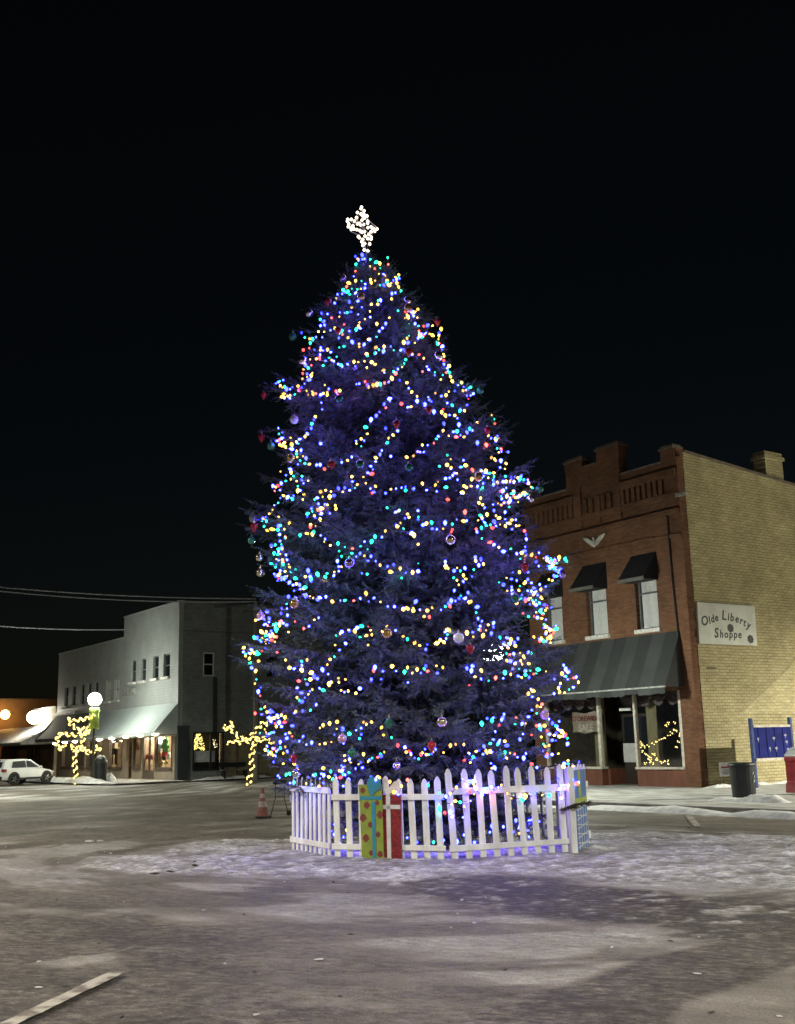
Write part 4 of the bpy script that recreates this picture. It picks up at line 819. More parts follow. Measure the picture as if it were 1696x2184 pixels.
# ------------------------------------------------------------------ small bare street trees wound with yellow lights
def zz3(x, y): return ((460+x/3.64)*.81656, (1560+y/3.64)*.81656)
M_YEL = emat('yellow_bulb', (1., .82, .22), 2.2); M_BARK = pmat('dark_bark', (.06,.045,.03), (.03,.022,.015), rough=.95, scale=8, stretch=(3,3,.5), bump=.6)
def lit_tree(label, slabel, base_px, paths, fn, br):
    g0 = ground(*base_px); d0 = np.hypot(g0[0], g0[1]); o = Vector((g0[0], g0[1], 0))
    t = thing('street_tree', label, 'tree', o, 0., 'small street trees wrapped in yellow lights'); tr = MB(); lim = MB(); bb = MB(); wr = MB()
    st = thing('yellow_light_string', slabel, 'light string', o, 0.)
    for k, pa in enumerate(paths):
        pts = []; dep = 0.
        L_ = len(pa); tgt = random.uniform(-.7, .7) if k else 0.
        for i, px in enumerate(pa):
            r_ = ray(*fn(*px)); q_ = CAM+r_*(d0+tgt*i/max(1, L_-1))/np.hypot(r_[0], r_[1]); pts.append(Vector(q_)-o)
        rr = np.linspace(.085 if k == 0 else .05, .035 if k == 0 else .015, L_)
        if k == 0: pts[0].z = 0
        (tr if k == 0 else lim).tube(pts, list(rr), 7); ang_ = 0.; wp = []
        for a, b_ in zip(pts, pts[1:]):
            n = max(2, int((b_-a).length/.055)); d = (b_-a).normalized(); e1 = d.cross(Vector((0,1,.3))).normalized(); e2 = d.cross(e1)
            for j in range(n):
                ang_ += 1.1; q_ = a.lerp(b_, j/n) + (e1*math.cos(ang_)+e2*math.sin(ang_))*(.075 if k else .10); wp.append(q_)
                bb.ball(q_+Vector((random.uniform(-.02,.02),)*3), br*random.uniform(.7, 1.2), 5, 4)
        wr.tube(wp, .006, 3)
    for k in range(70):
        pa = random.choice(lim.v+tr.v[len(tr.v)//2:]); q_ = Vector(pa); d = Vector((random.uniform(-1,1), random.uniform(-1,1), random.uniform(.1,1.2))).normalized()*random.uniform(.2,.6); lim.tube([q_, q_+d*.5+Vector((0,0,.03)), q_+d], [.012,.008,.004], 4)
    tr.build('trunk', M_BARK, t); lim.build('branches', M_BARK, t); bb.build('bulb', M_YEL, st)['kind'] = 'stuff'; wr.build('wire', M_PIPE, st)
lit_tree('small bare tree wrapped in yellow lights in front of the grey corner shop', 'yellow lights wound on the bare tree beside the globe lamp', (161, 1669),
    [[(945,1270),(935,1140),(930,1070),(915,1000),(925,930),(915,880),(990,800),(1030,740),(1015,640),(1010,560)],
     [(985,600),(920,570),(865,520),(838,460),(905,482),(1000,467),(1100,447),(1175,420)], [(1040,640),(1115,612)], [(1060,620),(1085,580),(1112,545),(1140,520)],
     [(1000,650),(930,655),(830,655),(780,625),(730,650),(700,710),(705,790),(730,835),(790,812),(800,780)], [(1000,830),(1090,835)],
     [(1010,800),(1060,870),(1100,890),(1170,860),(1230,850),(1195,775)], [(950,850),(880,800),(905,775)]], z11, .060)
lit_tree('small bare tree wrapped in yellow lights beside the tall spruce', 'yellow lights wound on the bare tree by the utility pole', (531, 1672),
    [[(690,1772),(700,1690),(728,1640),(715,1530),(735,1430),(690,1365),(640,1355)], [(640,1355),(570,1310),(530,1262),(455,1240),(440,1215)], [(500,1245),(510,1200),(565,1220)],
     [(660,1370),(620,1382),(540,1372),(490,1395)], [(690,1350),(760,1262),(830,1190),(880,1172)], [(700,1335),(745,1345),(800,1345)], [(730,1400),(850,1330),(900,1370),(950,1392)]], zz3, .050)

# ------------------------------------------------------------------ white car at the left edge
def car():
    P0 = ground(45, 1672); hd = R(20.); f_ = np.array([math.sin(hd), math.cos(hd)]); rz = math.atan2(f_[1], f_[0])
    o = thing('parked_car', 'white hatchback SUV parked nose-in at the far left pavement', 'car', (P0[0]-.7, P0[1]+1.4, -.03), rz); o.scale = (1., 1., .82)
    M_W = pmat('white_car_paint', (.72,.74,.74), (.64,.66,.66), rough=.28, scale=1., spec=.6); M_BK = pmat('black_trim', (.016,.016,.018), rough=.55); M_GL = glass('car_glass', (.008,.009,.011), .85)
    sec = [(-2.2,.78,.55,.62),(-2.22,.82,1.0,.8),(-2.1,.86,1.06,.86),(-1.,.9,1.06,.9),(.3,.9,1.03,.9),(1.1,.88,.98,.86),(1.9,.8,.86,.74),(2.2,.66,.72,.6)]
    body = MB(); n = 10; vs = []
    for x, w, zt, wt in sec:
        for y, z in ((-w*.96,.32),(-w,.5),(-w,.75),(-w*.985,zt-.06),(-wt*.95,zt),(wt*.95,zt),(w*.985,zt-.06),(w,.75),(w,.5),(w*.96,.32)): vs.append((x, y, z))
    k = len(sec); body.add(vs, [(i*n+j, i*n+(j+1) % n, (i+1)*n+(j+1) % n, (i+1)*n+j) for i in range(k-1) for j in range(n)]+[tuple(range(n))[::-1], tuple(range((k-1)*n, k*n))])
    # greenhouse
    cab = [(-2.13,.80,1.03),(-1.92,.72,1.52),(-1.6,.70,1.60),(-.4,.70,1.64),(.25,.68,1.58),(1.15,.78,1.0)]
    vs = []
    for x, w, z in cab: vs += [(x, -w, z), (x, w, z)]
    low = [(x, w, 1.0) for x, w, z in cab]
    c2 = MB(); c2.add([(x, -w, z) for x, w, z in cab]+[(x, w, z) for x, w, z in cab]+[(x, -.84, .98) for x, w, z in cab]+[(x, .84, .98) for x, w, z in cab],
        [(i, i+1, 7+i, 6+i) for i in range(5)] + [(12+i, 13+i, i+1, i) for i in range(5)] + [(6+i, 7+i, 19+i, 18+i) for i in range(5)] + [(0, 6, 18, 12), (5, 17, 23, 11)])
    body.v += []; b_ = body.build('body', M_W, o, smooth=False, bevel=.05); c2.build('cabin', M_W, o, bevel=.04)
    for s in (-1, 1):
        g = MB(); g.add([(-1.55, s*.835, 1.08), (-.35, s*.838, 1.08), (-.35, s*.735, 1.53), (-1.35, s*.735, 1.48)], [(0,1,2,3)]); g.add([(-.27, s*.838, 1.08), (.75, s*.84, 1.08), (.12, s*.725, 1.5), (-.27, s*.735, 1.53)], [(0,1,2,3)])
        g.v = [(x, y+s*.022, z) for x, y, z in g.v]; g.build('side_window', M_GL, o)
        MB().ball((.72, s*.98, 1.08), .13, sq=(.6,.8,.7)).build('mirror', M_W, o, smooth=True)
        MB().box(-1.1,1.05,s*.905-.02,s*.905+.02,.3,.44).build('sill_trim', M_BK, o)
        for nm, x in (('wheel', -1.35), ('wheel', 1.38)):
            w = MB(); w.lathe([(.24,-.11),(.34,-.11),(.36,-.06),(.36,.06),(.34,.11),(.24,.11)], 22); w.xf(Matrix.Translation((x, s*.83, .36)) @ Matrix.Rotation(R(90), 4, 'X'))
            wo = w.build('wheel', pmat('tyre_rubber', (.015,.015,.015), rough=.9), o)
            rr = MB().lathe([(.05,-.1),(.24,-.1),(.25,-.07),(.25,.05),(.02,.05)], 18)
            for i in range(5): q_ = i*1.2566; rr.tube([(.05*math.cos(q_), .05*math.sin(q_), -.115), (.22*math.cos(q_), .22*math.sin(q_), -.105)], .03, 4)
            rr.xf(Matrix.Translation((x, s*.83, .36)) @ Matrix.Rotation(R(90*s), 4, 'X')); rr.build('rim', pmat('alloy_rim', (.35,.36,.36), rough=.35, metal=.8), wo)
            a_ = MB(); a_.lathe([(.37,-.03),(.45,-.03),(.45,.03),(.37,.03)], 22); a_.xf(Matrix.Translation((x, s*.885, .38)) @ Matrix.Rotation(R(90), 4, 'X')); a_.build('wheel_arch', M_BK, o)
        MB().box(-2.25,-1.98,s*.83-.08,s*.83+.06,.82,1.02).build('tail_light', pmat('tail_red', (.25,.02,.02), rough=.3), o, bevel=.02)
        MB().box(1.9,2.15,s*.66-.14,s*.66+.1,.66,.78).build('headlight', pmat('lamp_lens', (.6,.6,.6), rough=.1), o, bevel=.02)
    MB().add([(-2.17,-.68,1.12),(-2.17,.68,1.12),(-1.98,.62,1.47),(-1.98,-.62,1.47)], [(0,1,2,3)]).build('rear_window', M_GL, o)
    MB().add([(1.07,-.7,1.07),(1.07,.7,1.07),(.36,.62,1.55),(.36,-.62,1.55)], [(0,1,2,3)]).build('windscreen', M_GL, o)
    MB().box(-2.30,-2.12,-.8,.8,.3,.56).box(2.0,2.27,-.68,.68,.3,.52).build('bumper', M_BK, o, bevel=.04); MB().box(-2.262,-2.24,-.26,.26,.72,.86).build('number_plate', M_LACE, o)
    MB().box(-2.0,-1.5,-.5,.5,1.6,1.64).build('roof_snow', M_SNOW, o, bevel=.03)
car()

# ------------------------------------------------------------------ the spruce
YC = 18.25
SIL = [(545,770,790),(575,737,848),(600,728,862),(640,706,884),(680,655,922),(715,622,942),(760,612,958),(800,596,996),(830,575,1022),(880,572,1052),(930,562,1092),(980,580,1112),(1030,556,1146),(1080,546,1140),(1130,540,1140),(1190,548,1196),(1240,566,1206),(1300,545,1196),(1345,528,1202),(1385,512,1220),(1430,532,1240),(1480,560,1208),(1530,550,1206),(1570,552,1216),(1620,556,1216),(1670,570,1206),(1710,630,1190),(1750,660,1170),(1800,680,1130)]
zs_ = []; xl = []; xr = []
for y, l, r in SIL:
    a = plane(l, y, np.array([0,1.,0]), YC); b_ = plane(r, y, np.array([0,1.,0]), YC); zs_.append((a[2]+b_[2])/2); xl.append(a[0]); xr.append(b_[0])
zs_ = np.array(zs_[::-1]); xl = np.array(xl[::-1]); xr = np.array(xr[::-1])
ZTOP = zs_[-1]; ZBOT = .25
BX = .62
top_x = (xl[-1]+xr[-1])/2
def axis_x(z): return BX + (top_x-BX)*np.clip(z/ZTOP, 0, 1.1)
def radii(z):
    l = axis_x(z)-np.interp(z, zs_, xl); r = np.interp(z, zs_, xr)-axis_x(z); d = (l+r)/2
    return l, r, np.where(np.asarray(z) < 1.45, np.minimum(d, 1.82), np.minimum(d, 2.35))
def env(phi, z):
    l, r, d = radii(z); c = np.cos(phi); s = np.sin(phi); side = np.where(c > 0, r, l)
    return np.sqrt((side*c)**2 + (d*s)**2)
def surf(px, k=.97):
    """where a sight line from the viewer's place first meets the crown (or passes closest to it)"""
    d = ray(*px); tc_ = YC/d[1]; ts = np.linspace(tc_-3.2, tc_+.6, 240); P = CAM + d*ts[:, None]
    dx = P[:, 0]-axis_x(P[:, 2]); dy = P[:, 1]-YC; rr = np.hypot(dx, dy); e = env(np.arctan2(dy, dx), np.clip(P[:, 2], .3, ZTOP))*k
    ok = np.nonzero(rr < e)[0]
    return P[ok[0]] if len(ok) else P[np.argmin(rr-e)]
tree = thing('spruce_tree', 'tall shaggy spruce hung with coloured lights inside the white fence', 'tree', (BX, YC, 0), 0.)
# twig templates: stem and clustered needles
def twig_template(n, seed):
    rg = np.random.default_rng(seed); V = [(0,-.008,0),(0,.008,0),(1,0,0),(0,0,-.008),(0,0,.008),(1,0,0)]; Fc = [(0,1,2),(3,4,5)]
    for i in range(n):
        t = .04+.95*(i+rg.random()*.6)/n; th = rg.uniform(0, 2*math.pi); L_ = (.26-.11*t)*rg.uniform(.75, 1.2); el_ = R(rg.uniform(34, 62))
        d = np.array([math.cos(el_), math.sin(el_)*math.cos(th), math.sin(el_)*math.sin(th)]); w = np.cross(d, [1,0,0]); w = w/np.linalg.norm(w)*.020
        b0 = np.array([t,0,0]); m_ = b0+d*L_*.45; k = len(V); V += [tuple(b0), tuple(m_+w), tuple(b0+d*L_), tuple(m_-w)]; Fc += [(k,k+1,k+2),(k,k+2,k+3)]
    return np.array(V), np.array(Fc)
TPL = [twig_template(24, s) for s in range(5)]
tw_p = []; tw_d = []; tw_u = []; tw_s = []; limbs = MB()
def add_twig(p, d, s, u=None):
    tw_p.append(p); tw_d.append(d/np.linalg.norm(d)); tw_s.append(s); tw_u.append(u if u is not None else np.array([0,0,1.]))
HOLES = [((1056,1396), 3, 1.), ((1131,1332), 17, 1.)]         # two gaps in the crown through which the street shows
hole_rays = [(ray(*c), r) for c, r, k in HOLES]
def in_gap(p):
    d = p-CAM; t = d@FWD
    for hr, r in hole_rays:
        q_ = hr*(np.linalg.norm(d)); 
        if np.linalg.norm(d-hr*(d@hr)) < r*t/F: return True
    return False
z = .42; wi = 0
while z < ZTOP-.12:
    fz = z/ZTOP; step = .27 - .12*fz; nb_ = int(round(16-7*fz)); ph0 = random.random()*6.28
    for j in range(nb_):
        phi = ph0 + 2*math.pi*(j+random.uniform(-.3, .3))/nb_; zt_ = z+random.uniform(-.07, .07)
        r = float(env(np.array(phi), np.array(min(zt_, ZTOP))))*random.choice((.66,.78,.85,.90,.94,.97,1.0,1.05))-.10*fz
        if r < .1: r = .12
        k = .22*(1-fz)**1.3 - .42*fz; ax = axis_x(zt_); z0 = zt_ + k*r*.9; tip = np.array([ax+r*math.cos(phi), YC+r*math.sin(phi), zt_]); base = np.array([axis_x(z0), YC, max(.3, min(z0, ZTOP-.03))])
        n = 8; pts = []
        if any(np.linalg.norm((base+(tip-base)*q_-CAM)-hr*((base+(tip-base)*q_-CAM)@hr)) < r_*.9*np.linalg.norm(tip-CAM)/F for q_ in np.linspace(.1, 1, 12) for hr, r_ in hole_rays): continue
        for i in range(n+1):
            t = i/n; p_ = base+(tip-base)*t; p_[2] += (-.16*math.sin(math.pi*t) + .10*max(0, t-.7)*2)*r*.5*(1-fz*.8); pts.append(p_)
        limbs.tube(pts, list(np.linspace(.012+.013*r, .006, n+1)), 4, cap=False)
        pts = np.array(pts); L_ = r; m_ = int(5+9*L_); hd = np.array([math.cos(phi), math.sin(phi), 0]); sd = np.array([-math.sin(phi), math.cos(phi), 0])
        for i in range(m_):
            t = .28+.72*(i+random.random()*.5)/m_; q_ = t*n; i0 = min(int(q_), n-1); p_ = pts[i0]+(pts[i0+1]-pts[i0])*(q_-i0); tg = pts[i0+1]-pts[i0]; tg /= np.linalg.norm(tg)
            for sgn in (-1, 1):
                aw_ = R(random.uniform(32, 66)); d = tg*math.cos(aw_)+sd*sgn*math.sin(aw_)+np.array([0,0,random.uniform(-.38,.12)])
                s = min(.62, (.17+.40*(1-t))*(.5+.5*min(1, L_/1.2)))*random.uniform(.75, 1.25); add_twig(p_, d, s)
                if s > .2:
                    for kk in range(2 if s < .36 else 3):
                        tt = random.uniform(.25, .85); d2 = d/np.linalg.norm(d)*.75 + tg*random.uniform(-.5,.7)+np.array([0,0,random.uniform(-.7,.25)]); add_twig(p_+d/np.linalg.norm(d)*s*tt, d2, s*random.uniform(.4,.62))
            if random.random() < .55: add_twig(p_, tg*.5+np.array([0,0,random.uniform(-1.1,-.4)])+sd*random.uniform(-.4,.4), random.uniform(.12,.24))
        add_twig(pts[-1]-.05*hd, (pts[-1]-pts[-2])+np.array([0,0,.02]), random.uniform(.16,.3))
    z += step
for i in range(26): q_ = random.uniform(0, 6.28); zz = ZTOP-random.uniform(.0,.45); add_twig(np.array([axis_x(zz), YC, zz]), np.array([math.cos(q_), math.sin(q_), random.uniform(.3,1.4)]), .22)
ZF = {'A': (640,640,3.687), 'B': (960,740,3.687), 'C': (640,1140,3.687), 'D': (1060,1200,3.687), 'E': (600,1620,3.687), 'F': (1060,1620,3.392)}
def zp(z, p): x0, y0, s = ZF[z]; return ((x0+p[0]/s)*.81656, (y0+p[1]/s)*.81656)
ORN = [('A',945,320,'purple-silver','striped bauble just below the tip on the left'), ('A',800,545,'red','bauble on the left edge below the tip'), ('A',620,655,'silver','purple-striped bauble on a short upper left bough'), ('A',460,880,'green','bauble at the left edge by a teal light'), ('A',180,1445,'red','bauble at the very end of the long upper left bough'), ('A',475,1680,'white','plain round bauble hanging clear at the left edge'), ('A',160,1850,'red','bauble at the bough end below the long upper left bough'), ('A',910,1480,'green','bauble on the left above the big dark patch'),
       ('A',1120,500,'gold','bauble in the centre just below the tip lights'), ('A',555,1110,'silver','bauble in the dense upper left bunch of lights'), ('A',900,820,'red','bauble left of centre in the upper crown'), ('B',385,165,'silver','bauble on the right edge just below the tip'), ('B',390,240,'gold','bauble on the right shoulder of the crown'), ('B',670,370,'red','pinkish bauble at the right edge of the shoulder'), ('B',685,700,'silver','bauble inside the upper right edge'), ('B',395,660,'red','bauble right of centre in the upper crown'),
       ('B',1085,1030,'green','clear bauble on the bough tip of the upper right edge'), ('B',590,1215,'red','bauble on the right above the slanting lights'), ('B',1155,1415,'red','bauble near the right edge above the parapet'), ('B',280,1350,'red','bauble right of centre above the dark patch'), ('B',400,1770,'green','bauble in the dark centre of the tree'), ('C',250,90,'green','bauble beside the end of the second left bough'), ('C',830,270,'red','faceted bauble on the left at mid height'), ('C',1110,265,'green','dark bauble near the centre at mid height'),
       ('C',440,210,'gold','bauble near the left edge at mid height'), ('C',80,790,'clear','glass bauble on the left edge at mid height'), ('C',90,870,'red','bauble at the left edge by a yellow light'), ('C',65,1000,'green','glass bauble at the left edge above the gap in the boughs'), ('C',140,1165,'yellow-silver','upper of two baubles beside the dense pale lights'), ('C',150,1310,'yellow-silver','lower of two baubles beside the dense pale lights'), ('C',1010,1220,'purple-silver','large bauble left of centre below the middle'), ('C',480,1610,'gold','bauble at the left where the longest swag begins'), ('C',150,1725,'pink','bauble at the left edge above the dangling string'),
       ('D',430,775,'yellow-silver','large shiny bauble right of centre'), ('D',1500,1105,'purple-silver','bauble at the tip of the bough by the window hoods'), ('D',700,165,'gold','bauble right of centre near the parapet height'), ('D',1145,1035,'red','bauble near the right edge among green lights'), ('D',1290,280,'green','bauble at the bough tip before the parapet'), ('D',1200,380,'silver','bauble just under the bough tip before the parapet'), ('D',1050,1340,'green','dark bauble at the right above the lit gap'), ('D',620,1820,'red','bauble left of the gap where the lamp shows'), ('D',510,1720,'white','large pale bauble above left of the gap where the lamp shows'),
       ('E',1515,125,'gold','bauble under the lights in the lower middle'), ('E',1085,1140,'pink','pale bauble above the left fence panel lights'), ('E',620,1330,'red','dull bauble low on the left'), ('E',1180,1280,'green','bauble low above the green present'), ('E',1535,990,'green','crinkled bauble in the lower centre'), ('E',1610,1400,'silver','small bauble just above the present tops'), ('E',640,1475,'silver','bauble low on the left above the fence'), ('F',1230,840,'pink','pearly bauble at the right edge by the shop banner'), ('F',320,900,'yellow-silver','shiny bauble in the dark lower centre'), ('F',840,1195,'green','glossy bauble low on the right'), ('F',230,1110,'red','glossy bauble low in the centre')]
for zk_, x_, y_, cn_, ph_ in ORN:
    p_ = surf(zp(zk_, (x_, y_)), 1.0); inn = np.array([axis_x(p_[2])-p_[0], YC-p_[1], 0]); inn /= np.linalg.norm(inn); q_ = p_+np.array([0,0,.10])
    for kk in range(9): t_ = .75*kk/8; add_twig(q_+inn*(t_+.12)+np.array([0,0,.05*t_]), -inn+np.array([random.uniform(-.9,.9), random.uniform(-.6,.6), random.uniform(-.25,.45)]), random.uniform(.16,.3))
    limbs.tube([tuple(q_), tuple(q_+inn*.45+np.array([0,0,.03])), tuple(q_+inn*1.1+np.array([0,0,-.02]))], [.006,.010,.014], 4, cap=False)
tw_p = np.array(tw_p); tw_d = np.array(tw_d); tw_s = np.array(tw_s)
keep = np.ones(len(tw_p), bool); mid = tw_p + tw_d*tw_s[:, None]*.5
for hr, r, fr_k in [(h_, r_, k_) for h_, r_ in hole_rays for k_ in (0., .5, 1.)]:
    d = tw_p + tw_d*tw_s[:, None]*fr_k-CAM; al = d@hr; keep &= ~((np.linalg.norm(d-hr*al[:, None], axis=1) < r*al/F) & (RNG.random(len(tw_p)) < .80))
# nothing pokes through the boards low down
rho = np.hypot(mid[:, 0]-.45, mid[:, 1]-18.05); keep &= ~((mid[:, 2] < 1.25) & (rho > 1.78) & (mid[:, 0] > -1.3))
keep &= mid[:, 2] > .12
tw_p = tw_p[keep]; tw_d = tw_d[keep]; tw_s = tw_s[keep]; NT = len(tw_p)
aux = RNG.normal(size=(NT, 3)); e2 = np.cross(tw_d, aux); e2 /= np.linalg.norm(e2, axis=1)[:, None]; e3 = np.cross(tw_d, e2)
allV = []; allF = []; off = 0; ti = RNG.integers(0, len(TPL), NT)
for k, (tv, tf) in enumerate(TPL):
    s_ = ti == k; n = s_.sum(); M_ = np.stack([tw_d[s_], e2[s_], e3[s_]], 1)*np.maximum(tw_s[s_], .0)[:, None, None]
    lat = np.minimum(1., .30/np.maximum(tw_s[s_], .05))**.6; M_[:, 1:] *= lat[:, None, None]
    Vv = np.einsum('vk,nkc->nvc', tv, M_) + tw_p[s_][:, None, :]; allV.append(Vv.reshape(-1, 3)); allF.append((tf[None]+ (np.arange(n)*len(tv))[:, None, None]).reshape(-1, 3)+off); off += n*len(tv)
V = np.concatenate(allV) - np.array([BX, YC, 0]); Fc = np.concatenate(allF)
me = bpy.data.meshes.new('crown'); np_mesh(me, V, Fc)
tone = np.concatenate([np.repeat(RNG.random((ti == k).sum()), len(TPL[k][0])) for k in range(len(TPL))]); ta = me.attributes.new('tone', 'FLOAT', 'POINT'); ta.data.foreach_set('value', tone.astype(np.float32))
mF, nt, b, N, L = new_mat('spruce_needles')
gn = N.new('ShaderNodeNewGeometry'); tcn = N.new('ShaderNodeTexCoord'); nz = N.new('ShaderNodeTexNoise'); nz.inputs['Scale'].default_value = 3.4; nz.inputs['Detail'].default_value = 5; tn = N.new('ShaderNodeAttribute'); tn.attribute_name = 'tone'; L.new(tcn.outputs['Object'], nz.inputs['Vector'])
ad = N.new('ShaderNodeMath'); ad.operation = 'MULTIPLY_ADD'; ad.inputs[1].default_value = .35; L.new(tn.outputs['Fac'], ad.inputs[0]); L.new(nz.outputs['Fac'], ad.inputs[2])
rp = N.new('ShaderNodeValToRGB'); rp.color_ramp.elements[0].position = .45; rp.color_ramp.elements[0].color = (.020,.030,.023,1); rp.color_ramp.elements[1].position = .92; rp.color_ramp.elements[1].color = (.15,.18,.145,1); L.new(ad.outputs[0], rp.inputs[0]); L.new(rp.outputs[0], b.inputs['Base Color'])
b.inputs['Roughness'].default_value = .6; b.inputs['Specular IOR Level'].default_value = .3
me.materials.append(mF); cr_o = bpy.data.objects.new('crown', me); COL.objects.link(cr_o); cr_o.parent = tree
tk = MB(); tk.tube([(axis_x(zz)-BX, 0, zz) for zz in np.linspace(0, ZTOP-.1, 14)], list(np.linspace(.19, .02, 14)), 12); tk.build('trunk', M_BARK, tree)
limbs.v = [(x-BX, y-YC, z_) for x, y, z_ in limbs.v]; limbs.build('branches', M_BARK, tree)
print('twigs', NT, 'tris', len(Fc))

